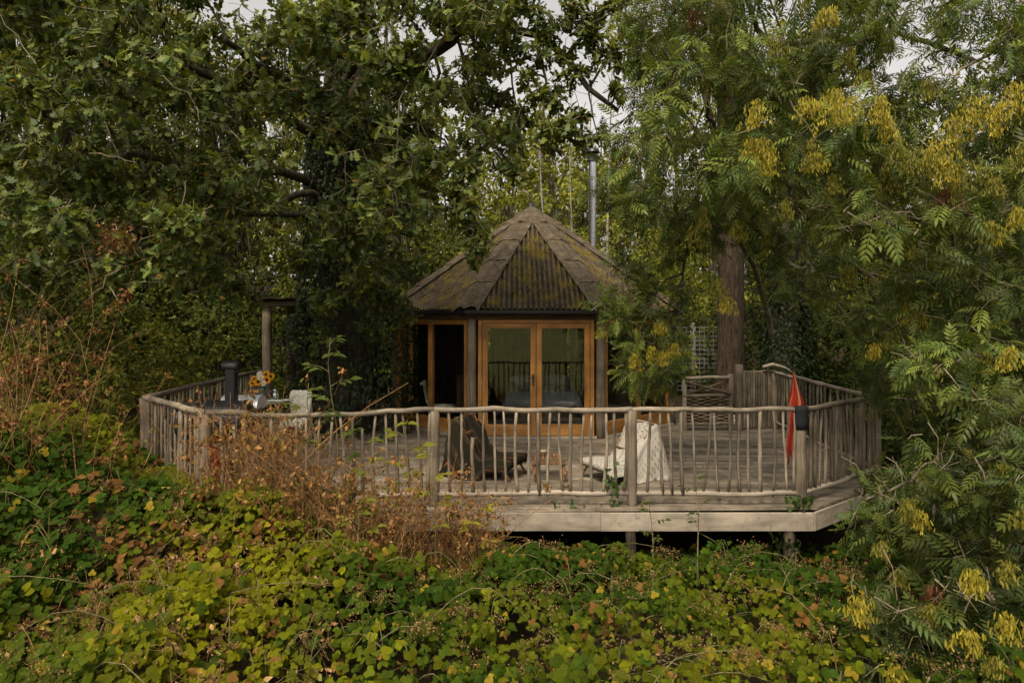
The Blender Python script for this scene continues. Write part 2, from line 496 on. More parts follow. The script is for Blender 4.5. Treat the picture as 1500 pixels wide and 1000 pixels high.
# ------------------------------------------------------------------ ground
gx = np.concatenate([np.linspace(-400, -30, 24), np.linspace(-26, 26, 66), np.linspace(30, 400, 24)])
gy_ = np.concatenate([np.linspace(-400, -30, 30), np.linspace(-26, 45, 90), np.linspace(50, 400, 24)])
XX, YY = np.meshgrid(gx, gy_, indexing='ij')
ZZ = ground_z(XX, YY) + 0.10 * np.sin(XX * 1.3 + 0.7 * YY) * np.cos(YY * 0.9 - XX * 0.4) * np.clip((YY + 5) / 5, 0, 1)
gb = MB(); gb.grid(np.stack([XX, YY, ZZ], -1))
gb.f = [f[::1] for f in gb.f]
go = gb.build("ground", M_GROUND, smooth=True)
setp(go, "dark leaf-littered bank under the deck and brambles", "ground", kind="structure")

# ------------------------------------------------------------------ timber deck
OUT = [(-5.20, 16.2), (-5.02, 8.93), (-3.43, 7.27), (-0.95, 7.59), (3.34, 7.60), (4.98, 8.96), (5.30, 13.6), (5.30, 16.2)]
def x_range(y):
    xs = []
    for (a, b) in zip(OUT, OUT[1:] + OUT[:1]):
        if (a[1] - y) * (b[1] - y) <= 0 and a[1] != b[1]:
            t = (y - a[1]) / (b[1] - a[1]); xs.append(a[0] + t * (b[0] - a[0]))
    return (min(xs), max(xs)) if len(xs) >= 2 else None
deck = thing("timber_deck", (0, 10, 0), "weathered grey timber deck with rounded front standing over the brambles", "deck")
O_D = (0, 10, 0)
y = 7.30; row = 0
while y < 15.9:
    w = 0.118 + random.uniform(-0.004, 0.004)
    r0, r1 = x_range(y + 0.004), x_range(y + w - 0.004)
    if r0 and r1 and r0[1] - r0[0] > 0.25:
        zt = random.uniform(-0.004, 0.003)
        lo, hi = max(r0[0], r1[0]), min(r0[1], r1[1])
        cuts = [None]
        cx = lo + random.uniform(1.2, 4.0)
        while cx < hi - 0.9:
            cuts.append(cx); cx += random.uniform(2.8, 4.4)
        cuts.append(None)
        for a, b in zip(cuts[:-1], cuts[1:]):
            xa0, xa1 = (r0[0], r1[0]) if a is None else (a + 0.003, a + 0.003)
            xb0, xb1 = (r0[1], r1[1]) if b is None else (b - 0.003, b - 0.003)
            mb = MB(O_D); zz = zt + random.uniform(-0.002, 0.002); h = 0.030; e = 0.004
            V = [(xa0, y, zz - e), (xb0, y, zz - e), (xb0, y + e, zz), (xa0, y + e, zz), (xb1, y + w - e, zz), (xa1, y + w - e, zz), (xb1, y + w, zz - e), (xa1, y + w, zz - e),
                 (xa0, y, zz - h), (xb0, y, zz - h), (xb1, y + w, zz - h), (xa1, y + w, zz - h)]
            F = [[0, 1, 2, 3], [3, 2, 4, 5], [5, 4, 6, 7], [8, 9, 1, 0], [10, 11, 7, 6], [9, 8, 11, 10], [8, 0, 3, 5, 7, 11], [1, 9, 10, 6, 4, 2]]
            UV = np.array([(v[1] + v[2], v[0]) for v in V])
            mb.add(V, F, UV).build("plank", M_DECK, deck)
    y += w + 0.006; row += 1
# fascia boards round the edge: each run cut into boards
def fascia(a, b, n):
    a, b = np.array(a, float), np.array(b, float)
    L = np.linalg.norm(b - a); t = (b - a) / L; nrm = np.array([t[1], -t[0]])
    ts = np.linspace(0, 1, n + 1) + np.concatenate([[0], np.random.default_rng(3).uniform(-0.06, 0.06, n - 1), [0]]) if n > 1 else np.array([0, 1.0])
    for i in range(n):
        p, q = a + t * L * ts[i], a + t * L * ts[i + 1]
        c = (p + q) / 2 + nrm * 0.022
        mb = MB(O_D)
        mb.box((c[0], c[1], -0.135 + random.uniform(-0.003, 0.003)), (np.linalg.norm(q - p) - 0.004, 0.032, 0.205), rz=math.atan2(t[1], t[0]), bev=0.005)
        mb.build("fascia_board", M_FASC, deck)
fascia(OUT[0], OUT[1], 2); fascia(OUT[1], OUT[2], 1); fascia(OUT[2], OUT[3], 1); fascia(OUT[3], OUT[4], 2); fascia(OUT[4], OUT[5], 1); fascia(OUT[5], OUT[6], 2)
for yy in (7.95, 9.3, 10.9, 12.6, 14.6):
    r = x_range(yy); mb = MB(O_D); mb.box(((r[0] + r[1]) / 2, yy, -0.11), (r[1] - r[0] - 0.15, 0.07, 0.15)); mb.build("joist", M_DARKW, deck)
for (px_, yy) in ((1.36, 7.86), (3.2, 7.9), (-1.0, 7.85), (-3.2, 7.7), (4.7, 9.1), (-4.7, 9.1), (0.2, 10.4), (3.0, 10.4)):
    gz = float(ground_z(px_, yy)); mb = MB(O_D)
    pts = [(px_ + 0.012 * math.sin(k * 2.1), yy, gz - 0.3 + (-0.19 - gz + 0.3) * k / 5) for k in range(6)]
    mb.tube(pts, [0.07, 0.066, 0.062, 0.064, 0.06, 0.062], 9, jit=0.05); mb.build("support_post", M_POST, deck, smooth=True)

# ------------------------------------------------------------------ stick railing
rail = thing("stick_railing", (0, 8, 0), "rustic railing of peeled sticks and poles round the deck edge", "railing")
O_R = (0, 8, 0)
RH = 1.085
def wob(a, b, n, amp, seed):
    a, b = np.array(a, float), np.array(b, float); pts = []
    for i in range(n):
        t = i / (n - 1); p = a + (b - a) * t
        e = math.sin(math.pi * t) ** 0.5 if 0 < t < 1 else 0
        p = p + amp * e * np.array([noise.noise((seed, t * 5, 0.3)), noise.noise((seed, t * 5, 7.1)), noise.noise((seed, t * 6, 13.7))])
        pts.append(p)
    return pts
def rail_run(a, b, nb, za=RH, zb=RH, first_post=True, last_post=False, posts=(), rr=0.04, seed=0.0, lean=0.02, short=0.06):
    a2, b2 = np.array(a, float), np.array(b, float)
    L = np.linalg.norm(b2 - a2)
    top = wob((*a2, za), (*b2, zb), 14, 0.034, seed + 0.5)
    radii = [rr * 0.84 * (1 + 0.22 * noise.noise((seed, i * 0.8, 2.2))) for i in range(14)]
    MB(O_R).tube(top, radii, 10, jit=0.035, flat=0.9).build("top_rail", M_RAIL, rail, smooth=True)
    bot = wob((*a2, 0.135), (*b2, 0.135), 12, 0.03, seed + 3.5)
    MB(O_R).tube(bot, [0.03 * (1 + 0.2 * noise.noise((seed, i * 0.9, 8.2))) for i in range(12)], 8, jit=0.05).build("bottom_rail", M_FASC, rail, smooth=True)
    pl = list(posts) + ([0.0] if first_post else []) + ([1.0] if last_post else [])
    for t in pl:
        p = a2 + (b2 - a2) * t; r = 0.06 * random.uniform(0.92, 1.06)
        zt = za + (zb - za) * t
        pts = [(p[0] + random.uniform(-.008, .008), p[1] + random.uniform(-.006, .006), z) for z in np.linspace(-0.12, zt - 0.012, 8)]
        MB(O_R).tube(pts, [r * random.uniform(0.94, 1.06) for _ in pts], 10, jit=0.03).build("post", M_POST, rail, smooth=True)
    for i in range(nb):
        t = (i + 0.5 + random.uniform(-0.16, 0.16)) / nb
        if any(abs(t - q) * L < 0.075 for q in pl): continue
        p = a2 + (b2 - a2) * t; d = (b2 - a2) / L
        k = t * 13; i0 = min(int(k), 12); tz = top[i0][2] + (top[i0 + 1][2] - top[i0][2]) * (k - i0)
        tz -= 0.02
        if random.random() < short: tz -= random.uniform(0.1, 0.3)
        ln, bow = random.gauss(0, lean), random.gauss(0, 0.012)
        nz = 6; pts = []
        for j in range(nz):
            s = j / (nz - 1); off = ln * (s - 0.5) * 2 + bow * math.sin(math.pi * s) + random.gauss(0, 0.0035)
            pts.append((p[0] + d[0] * off, p[1] + d[1] * off + random.gauss(0, 0.003), 0.11 + (tz - 0.11) * s))
        r = random.uniform(0.014, 0.0235)
        MB(O_R).tube(pts, [r * (1.12 - 0.3 * j / (nz - 1)) * random.uniform(0.92, 1.1) for j in range(nz)], 7, jit=0.06).build("baluster", M_PICK, rail, smooth=True)
    return top
F_, E_, D_, A_, B_, C_, G_, H_ = (-5.0, 13.75), (-4.84, 9.0), (-3.35, 7.44), (-0.88, 7.74), (1.36, 7.75), (3.28, 7.75), (4.82, 9.05), (5.12, 13.3)
M1 = (-2.2, 7.50)
rail_run(F_, E_, 36, za=1.1, first_post=True, last_post=True, rr=0.045, seed=1, short=0.1)
rail_run(E_, D_, 17, first_post=False, rr=0.05, seed=2)
rail_run(D_, M1, 9, first_post=True, zb=1.055, rr=0.042, seed=3)
rail_run(M1, A_, 11, first_post=False, za=1.055, rr=0.038, seed=4)
rail_run(A_, B_, 18, first_post=True, rr=0.04, seed=5.3)
rail_run(B_, C_, 15, first_post=True, rr=0.036, seed=6.1, short=0.02)
rail_run(C_, G_, 15, first_post=True, rr=0.042, seed=7.7, lean=0.035, short=0.0)
rail_run(G_, H_, 26, first_post=True, last_post=True, rr=0.04, seed=8.2, lean=0.03)
# black tape round the head of the corner post
wrap = MB(O_R); wrap.tube([(C_[0], C_[1], z) for z in (0.86, 0.95, 1.05, 1.085, 1.12)], [0.073, 0.074, 0.076, 0.085, 0.082], 14, jit=0.03)
w_o = wrap.build("post_wrap", plain("black_cloth", (0.012, 0.013, 0.014), rough=0.85, amount=0.3), rail, smooth=True)
setp(w_o, "black cloth bound round the head of the corner post")

# ------------------------------------------------------------------ octagonal cabin
CX, CY = 0.43, 14.98
cab = thing("octagonal_cabin", (CX, CY, 0), "octagonal timber cabin with corrugated mossy roof and glazed orange doors", "cabin")
AW, AE = 2.784, 2.965                       # apothems of the walls and of the eaves
T8 = math.tan(R(22.5))
ZE, ZA = 2.30, 4.56                         # eaves and apex heights
WE = 2 * AE * T8
slope_n = unit(np.array([0, -(ZA - ZE), AE]))
def slope_pt(x, s, raise_=0.0):
    return np.array([x, -AE * (1 - s), ZE + (ZA - ZE) * s]) + slope_n * raise_
def sheet_mesh(s0, s1, lift):
    mb = MB(); pitch = 0.095
    xs = np.arange(-WE / 2, WE / 2 + 1e-6, pitch / 6)
    wave = 0.028 * np.cos(2 * math.pi * xs / pitch) + lift
    for k in range(len(xs) - 1):
        col = []
        for x, wv in ((xs[k], wave[k]), (xs[k + 1], wave[k + 1])):
            smax = min(s1, 1 - abs(x) / (WE / 2))
            col.append([(x, wv, s0 if smax > s0 else smax), (x, wv, max(smax, s0 if smax > s0 else smax))])
        if col[0][1][2] <= s0 and col[1][1][2] <= s0: continue
        n = 5; Q = []
        for (lo, hi) in col:
            line = []
            for i in range(n):
                s = lo[2] + (hi[2] - lo[2]) * i / (n - 1)
                line.append(slope_pt(lo[0], s, lo[1] + 0.006 * noise.noise((lo[0] * 1.5, s * 4, lift * 50))))
            Q.append(line)
        mb.grid(np.array(Q)[::-1])
    # drop edge at the lower end
    for k in range(len(xs) - 1):
        if 1 - abs(xs[k]) / (WE / 2) < s0 or 1 - abs(xs[k + 1]) / (WE / 2) < s0: continue
        a, b = slope_pt(xs[k], s0, wave[k]), slope_pt(xs[k + 1], s0, wave[k + 1])
        mb.add([a, b, b - slope_n * 0.012, a - slope_n * 0.012], [[0, 3, 2, 1]])
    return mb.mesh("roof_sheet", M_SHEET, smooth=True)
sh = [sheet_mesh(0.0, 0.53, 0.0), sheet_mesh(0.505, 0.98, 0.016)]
# hip caps: wings on both neighbouring faces
corner = np.array([WE / 2, -AE, ZE]); apex = np.array([0, 0, ZA])
hip = unit(apex - corner)
rot45 = np.array([[math.cos(R(45)), -math.sin(R(45)), 0], [math.sin(R(45)), math.cos(R(45)), 0], [0, 0, 1]])
n0, n1_ = slope_n, rot45 @ slope_n
wing0 = unit(np.cross(hip, n0)); wing1 = unit(np.cross(n1_, hip))
if wing0[0] > 0: wing0 = -wing0
if np.dot(wing1, rot45 @ np.array([1.0, 0, 0])) < 0: wing1 = -wing1
nm = unit(n0 + n1_)
def hip_cap(k, s0, s1, seed):
    mb = MB(); m = 5; cols = [-0.235, -0.15, -0.075, 0.0, 0.075, 0.15, 0.235]; Q = []
    for i in range(m):
        t = i / (m - 1); s = s0 + (s1 - s0) * t; line = []
        for j, c in enumerate(cols):
            wv = wing0 if c < 0 else wing1
            ww = abs(c) * (1.04 - 0.10 * t)
            lift = 0.050 + 0.022 * (1 - t) + 0.012 * noise.noise((seed, c * 9, t * 2)) + (0.015 if abs(c) < 0.05 else 0)
            sl = 0.018 * math.cos(c * 26) * (1 - t) * (1 if i == 0 else 0.3) + (0.012 * noise.noise((seed + 4, c * 7, 1)) if i == 0 else 0)
            nn = nm if abs(c) < 0.02 else (n0 if c < 0 else n1_)
            line.append(corner + (apex - corner) * (s - sl) + wv * ww + nn * lift)
        Q.append(line)
    mb.grid(Q, thick=nm * 0.014)
    return mb.mesh("hip_cap", M_CAP, smooth=False)
caps = [[hip_cap(v, s, s + 0.235, v * 7.3 + s * 11) for s in (-0.006, 0.205, 0.41, 0.615)] for v in range(3)]
for k in range(8):
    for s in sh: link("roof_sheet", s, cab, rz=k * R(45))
    for c in caps[k % 3]: link("hip_cap", c, cab, rz=k * R(45))
# apex cap: eight-sided cone with a scalloped skirt
mb = MB(); Q = []
for i, (s, lf) in enumerate(((0.80, 0.075), (0.86, 0.07), (0.93, 0.065), (1.0, 0.06))):
    line = []
    for j in range(33):
        a = R(22.5) + 2 * math.pi * j / 32
        fa = (a - R(22.5)) % R(45); rr_ = math.cos(R(22.5)) / math.cos(fa - R(22.5))
        rad = AE / math.cos(R(22.5)) * (1 - s + (0.02 * math.cos(8 * (a - R(22.5))) - 0.01 * abs(math.sin(8 * a)) if i == 0 else 0)) * rr_ + 0.02
        line.append((rad * math.sin(a), -rad * math.cos(a), ZE + (ZA - ZE) * s + lf))
    Q.append(line)
mb.grid(Q, thick=(0, 0, 0.012)); mb.build("apex_cap", M_CAP, cab)
mb = MB(); mb.lathe([(0.085, ZA + 0.02), (0.06, ZA + 0.09), (0.02, ZA + 0.125)], seg=8); mb.build("finial", M_BLACK, cab)
# gutter, wall plate beam and soffit, one length per side
gm = MB(); gl = 2 * (AE + 0.07) * T8
prof = [(0.0, 0.0), (0.0, -0.055), (-0.025, -0.08), (-0.06, -0.08), (-0.085, -0.055), (-0.085, 0.0), (-0.075, 0.0), (-0.075, -0.05), (-0.055, -0.068), (-0.028, -0.068), (-0.01, -0.05), (-0.01, 0.0)]
Vg = [(sx_ * (gl / 2 - (0.085 + p[0]) * T8 * 0 - 0.0), -(AE + 0.0) + p[0] + 0.02, ZE - 0.02 + p[1]) for sx_ in (-1, 1) for p in prof]
n_ = len(prof)
gm.add(Vg, [[i, (i + 1) % n_, n_ + (i + 1) % n_, n_ + i] for i in range(n_)] + [list(range(n_))[::-1], list(range(n_, 2 * n_))])
g_me = gm.mesh("gutter", M_GUTTER)
bmm = MB(); bl = 2 * (AW + 0.045) * T8
bmm.box((0, -AW - 0.02, 2.165), (bl, 0.09, 0.10), bev=0.006); b_me = bmm.mesh("wall_plate", M_BEAM)
sm = MB(); sm.box((0, -(AE + AW) / 2 + 0.03, 2.232), (2 * AW * T8, AE - AW + 0.05, 0.02)); s_me = sm.mesh("soffit", M_DARKW)
for k in range(8):
    link("gutter", g_me, cab, rz=k * R(45)); link("wall_plate", b_me, cab, rz=k * R(45)); link("soffit", s_me, cab, rz=k * R(45))
# posts at the corners
RW = AW / math.cos(R(22.5))
for k in range(8):
    a = R(22.5 + 45 * k); px_, py_ = RW * math.sin(a), -RW * math.cos(a)
    pts = [(px_ + random.uniform(-.006, .006), py_ + random.uniform(-.006, .006), z) for z in np.linspace(-0.02, 2.115, 8)]
    MB().tube(pts, [0.088 * random.uniform(0.95, 1.05) for _ in pts], 10, jit=0.03).build("corner_post", M_POST, cab, smooth=True)
# threshold boards
for k in range(8):
    mb = MB(); mb.box((0, -AW - 0.05, 0.02), (2 * (AW) * T8 - 0.16, 0.16, 0.04), bev=0.006); mb.build("threshold", M_FASC, cab, rz=k * R(45))
ft = MB(); ring = [(RW * 0.985 * math.sin(R(22.5 + 45 * k)), -RW * 0.985 * math.cos(R(22.5 + 45 * k))) for k in range(8)]
ft.add([(x, y_, z) for z in (-0.02, 0.03) for x, y_ in ring], [list(range(8)), list(range(8, 16))] + [[i, (i + 1) % 8, 8 + (i + 1) % 8, 8 + i] for i in range(8)])
ft.build("cabin_floor", M_DARKW, cab)
# glazed front doors
ZB = 0.045; ZT = 2.105; YD = -AW
def frame_piece(x0, x1, z0, z1, name, par, dep=0.07, yo=0.0, mat=None, rz=0.0, loc=(0, 0, 0)):
    mb = MB(); mb.box(((x0 + x1) / 2, YD + yo, (z0 + z1) / 2), (x1 - x0, dep, z1 - z0), bev=0.006)
    return mb.build(name, mat or M_LARCH, par, rz=rz, loc=loc)
frame_piece(-1.035, -0.965, ZB, ZT, "door_jamb", cab, 0.10); frame_piece(0.965, 1.035, ZB, ZT, "door_jamb", cab, 0.10)
frame_piece(-0.962, 0.962, 2.05, ZT + 0.006, "door_head", cab, 0.10)
def glazed_leaf(name, x0, x1, stile, zlo, zhi, bottom, top, rz=0.0, par=cab, yo=-0.012):
    mb = MB()
    w = x1 - x0
    mb.box((x0 + stile / 2, YD + yo, (zlo + zhi) / 2), (stile, 0.055, zhi - zlo), bev=0.005)
    mb.box((x1 - stile / 2, YD + yo, (zlo + zhi) / 2), (stile, 0.055, zhi - zlo), bev=0.005)
    mb.box(((x0 + x1) / 2, YD + yo, zlo + bottom / 2), (w - 2 * stile, 0.05, bottom), bev=0.005)
    mb.box(((x0 + x1) / 2, YD + yo, zhi - top / 2), (w - 2 * stile, 0.05, top), bev=0.005)
    d = mb.build(name, M_LARCH, par, rz=rz)
    g = MB(); g.box(((x0 + x1) / 2, YD + yo + 0.004, (zlo + bottom + zhi - top) / 2), (w - 2 * stile + 0.01, 0.008, zhi - zlo - bottom - top + 0.01))
    g.build("pane", M_GLASS, d)
    return d
dl = glazed_leaf("door", -0.958, -0.004, 0.098, 0.05, 2.045, 0.20, 0.085)
dr = glazed_leaf("door", 0.004, 0.958, 0.098, 0.05, 2.045, 0.20, 0.085)
hb_ = MB(); hb_.box((-0.052, YD - 0.048, 1.04), (0.032, 0.014, 0.20), bev=0.005)
hb_.tube([(-0.052, YD - 0.05, 1.08), (-0.052, YD - 0.085, 1.08), (-0.075, YD - 0.095, 1.078), (-0.165, YD - 0.092, 1.072)], 0.009, 7)
hb_.build("handle", M_BLACK, dl, smooth=False)
ks = MB(); ks.lathe([(0.014, 0), (0.014, 0.012)], (0.62, YD - 0.04, 0.15), 10, axis='y'); ks.build("door_stop", M_BLACK, dr)
# side windows: each face has two tall lights and a bottom rail
for k in (1, -1, 2, -2):
    wrt = k * R(45)
    f1 = MB(); hw = 1.075
    for xc, ww in ((-hw + 0.04, 0.08), (hw - 0.04, 0.08), (0.0, 0.10)):
        f1.box((xc, YD, (ZB + ZT) / 2), (ww, 0.085, ZT - ZB), bev=0.006)
    for x0, x1 in ((-hw + 0.08, -0.05), (0.05, hw - 0.08)):
        f1.box(((x0 + x1) / 2, YD, ZB + 0.12), (x1 - x0, 0.075, 0.24), bev=0.005)
        f1.box(((x0 + x1) / 2, YD, ZT - 0.04), (x1 - x0, 0.075, 0.08), bev=0.005)
    wo = f1.build("window", M_LARCH, cab, rz=wrt)
    for x0, x1 in ((-hw + 0.08, -0.05), (0.05, hw - 0.08)):
        g = MB(); g.box(((x0 + x1) / 2, YD - 0.005, (ZB + 0.24 + ZT - 0.08) / 2), (x1 - x0 + 0.01, 0.008, ZT - ZB - 0.32 + 0.01)); g.build("pane", M_GLASS, wo)
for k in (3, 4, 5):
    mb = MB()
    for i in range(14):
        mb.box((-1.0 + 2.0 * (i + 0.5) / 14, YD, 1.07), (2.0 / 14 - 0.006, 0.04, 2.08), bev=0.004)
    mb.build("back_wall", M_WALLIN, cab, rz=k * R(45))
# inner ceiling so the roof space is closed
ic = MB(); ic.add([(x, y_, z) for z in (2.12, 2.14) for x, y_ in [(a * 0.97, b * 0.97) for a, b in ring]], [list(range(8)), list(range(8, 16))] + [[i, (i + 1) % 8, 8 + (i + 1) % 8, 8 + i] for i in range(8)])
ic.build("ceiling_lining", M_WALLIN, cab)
# stainless flue behind the roof
fl = MB(); fx, fy = P(868, 300, 15.6)[0] - CX, 15.6 - CY
fl.lathe([(0.088, 2.2), (0.088, 3.9), (0.096, 3.9), (0.096, 3.94), (0.088, 3.94), (0.088, 4.9), (0.096, 4.9), (0.096, 4.95), (0.088, 4.95), (0.088, 5.72)], (fx, fy, 0), 16)
fo = fl.build("flue_pipe", M_STEEL, cab, smooth=False)
fc = MB(); fc.lathe([(0.13, 5.72), (0.13, 5.86), (0.09, 5.87), (0.09, 5.92), (0.17, 5.93), (0.15, 5.99), (0.03, 6.05)], (fx, fy, 0), 16); fc.build("flue_cowl", M_BLACK, fo)
fl2 = MB(); fl2.lathe([(0.26, 2.85), (0.13, 3.35), (0.11, 3.4)], (fx, fy, 0), 14); fl2.build("flue_flashing", M_BLACK, fo)

# moss tufts on the roof
def moss_tuft(p, nrm, r, seed):
    rg = np.random.default_rng(seed); n = 170
    a = rg.normal(size=(n, 3)); a = unit(a + nrm * 0.9)
    base = p + unit(np.cross(a, nrm)) * rg.uniform(0, r, (n, 1)) * np.array([1, 1, 1])
    base = base - nrm * np.sum((base - p) * nrm, axis=1, keepdims=True)
    tip = base + a * (r * 0.38)
    side = unit(np.cross(a, rg.normal(size=(n, 3)))) * (r * 0.10)
    V = np.stack([base - side, base + side, tip], 1).reshape(-1, 3); T = np.arange(3 * n).reshape(-1, 3)
    tint = np.repeat(np.array([0.16, 0.125, 0.015]) * rg.uniform(0.6, 1.3, (n, 1)), 3, axis=0)
    return raw_mesh("moss_tuft", V, T, M_MOSS, tint)
spots_ = [(0, 0.12, 0.075, -0.42), (0, 0.2, 0.06, 0.02), (0, 0.32, 0.05, 0.0), (0, 0.29, 0.045, -0.25), (0, 0.27, 0.05, 0.38), (0, 0.36, 0.04, 0.18), (0, 0.52, 0.035, -0.16), (0, 0.08, 0.04, 0.1),
          (-1, 0.06, 0.06, -0.7), (-1, 0.12, 0.06, -0.45), (-1, 0.3, 0.05, -0.2), (-1, 0.45, 0.045, 0.02), (-1, 0.18, 0.05, 0.1), (1, 0.2, 0.05, -0.2), (1, 0.1, 0.055, 0.2), (1, 0.4, 0.045, 0.0)]
for i, (k, s, r, x) in enumerate(spots_):
    link("moss_tuft", moss_tuft(slope_pt(x, s, 0.012), slope_n, r, 100 + i), cab, rz=k * R(45))

# ------------------------------------------------------------------ things inside the cabin
bed = thing("double_bed", (0.62, 14.75, 0.03), "wide bed with pale blue-grey covers behind the glass doors", "bed")
mb = MB(); mb.box((0, 0, 0.2), (1.55, 1.9, 0.3), bev=0.01); mb.build("bed_frame", M_DARKW, bed)
Q = np.zeros((14, 16, 3))
for i in range(14):
    for j in range(16):
        u, v = i / 13 * 2 - 1, j / 15 * 2 - 1
        Q[i, j] = (u * 0.82, v * 0.98, 0.62 - 0.28 * max(0, abs(u) - 0.86) / 0.14 - 0.26 * max(0, -v - 0.88) / 0.12 + 0.03 * noise.noise((u * 3, v * 3, 2)))
mb = MB(); mb.grid(Q, thick=(0, 0, 0.05)); mb.build("duvet", M_LINEN, bed, smooth=True)
for s in (-1, 1):
    mb = MB(); mb.lathe([(0.02, -0.3), (0.11, -0.26), (0.15, 0), (0.11, 0.26), (0.02, 0.3)], (s * 0.38, 0.7, 0.72), 12, axis='x'); mb.build("pillow", M_LINEN, bed, smooth=True)
ich = thing("fleece_armchair", (-1.50, 13.75, 0.03), "white fleece-covered chair behind the cabin's left window", "chair")
mb = MB(); mb.box((0, 0, 0.28), (0.46, 0.46, 0.06), bev=0.01)
for sx_ in (-1, 1):
    for sy in (-1, 1): mb.tube([(sx_ * 0.2, sy * 0.2, 0), (sx_ * 0.19, sy * 0.19, 0.27)], 0.018, 6)
mb.build("chair_frame", M_DARKW, ich)
Q = []
for (yy, zz) in ((0.38, 0.30), (0.3, 0.36), (0.1, 0.36), (-0.1, 0.37), (-0.2, 0.5), (-0.25, 0.75), (-0.26, 0.86), (-0.32, 0.84)):
    Q.append([(u * 0.24, yy, zz + 0.02 * noise.noise((u * 4, yy * 5, zz * 5))) for u in (-1, -0.5, 0, 0.5, 1)])
Q = np.array(Q); Q = Q[:, :, [1, 0, 2]]
mb = MB(); mb.grid(Q[::-1], thick=(0.0, 0, 0.06)); mb.build("fleece", M_FLEECE, ich, smooth=True)
bx = thing("wooden_chest", (-0.95, 15.3, 0.03), "plain wooden chest inside the cabin behind the left window", "chest")
mb = MB(); mb.box((0, 0, 0.42), (0.55, 0.4, 0.8), bev=0.01); mb.build("chest_body", M_FURN, bx)
mb = MB(); mb.box((0, 0, 0.84), (0.6, 0.45, 0.035), bev=0.008); mb.build("chest_top", M_FURN, bx)

# ------------------------------------------------------------------ lounge chairs, slatted table
def zig_mat():
    m, nt, bs, out = new_mat("patterned_blanket")
    uv = N(nt, "ShaderNodeUVMap"); sp = N(nt, "ShaderNodeSeparateXYZ"); nt.links.new(uv.outputs[0], sp.inputs[0])
    def mth(op, a, b=None):
        n = N(nt, "ShaderNodeMath", operation=op)
        for i, v in enumerate((a, b)):
            if v is None: continue
            if hasattr(v, "is_output"): nt.links.new(v, n.inputs[i])
            else: n.inputs[i].default_value = v
        return n.outputs[0]
    u, v = sp.outputs["X"], sp.outputs["Y"]
    z = mth('PINGPONG', mth('MULTIPLY', v, 13.0), 0.5)                 # zigzag along the length
    w = mth('ADD', mth('MULTIPLY', u, 10.0), mth('MULTIPLY', z, 1.3))
    line = mth('LESS_THAN', mth('FRACT', w), 0.14)
    band = mth('LESS_THAN', mth('FRACT', mth('MULTIPLY', u, 2.5)), 0.62)
    grey = mth('LESS_THAN', mth('FRACT', mth('ADD', mth('MULTIPLY', u, 2.5), 0.2)), 0.12)
    c = mixc(nt, (0.43, 0.395, 0.335), (0.045, 0.065, 0.05), mth('MULTIPLY', line, band))
    c = mixc(nt, c, (0.30, 0.28, 0.25), grey)
    nt.links.new(c, bs.inputs["Base Color"]); bs.inputs["Roughness"].default_value = 0.95; bs.inputs["Specular IOR Level"].default_value = 0.1
    return m
def stripe_mat():
    m, nt, bs, out = new_mat("striped_blanket")
    uv = N(nt, "ShaderNodeUVMap"); sp = N(nt, "ShaderNodeSeparateXYZ"); nt.links.new(uv.outputs[0], sp.inputs[0])
    fr = N(nt, "ShaderNodeMath", operation='FRACT'); mu = N(nt, "ShaderNodeMath", operation='MULTIPLY'); mu.inputs[1].default_value = 2.1
    nt.links.new(sp.outputs["X"], mu.inputs[0]); nt.links.new(mu.outputs[0], fr.inputs[0])
    r = nt.nodes.new("ShaderNodeValToRGB"); r.color_ramp.interpolation = 'CONSTANT'
    st = [(0, (0.022, 0.019, 0.011)), (0.3, (0.05, 0.036, 0.02)), (0.42, (0.017, 0.014, 0.009)), (0.6, (0.17, 0.055, 0.016)), (0.65, (0.024, 0.02, 0.013)), (0.85, (0.04, 0.03, 0.02))]
    e = r.color_ramp.elements; e[0].color = (*st[0][1], 1); e[1].position = st[1][0]; e[1].color = (*st[1][1], 1)
    for p, c in st[2:]:
        q = e.new(p); q.color = (*c, 1)
    nt.links.new(fr.outputs[0], r.inputs[0]); nt.links.new(r.outputs[0], bs.inputs["Base Color"])
    bs.inputs["Roughness"].default_value = 0.95; bs.inputs["Specular IOR Level"].default_value = 0.1
    return m
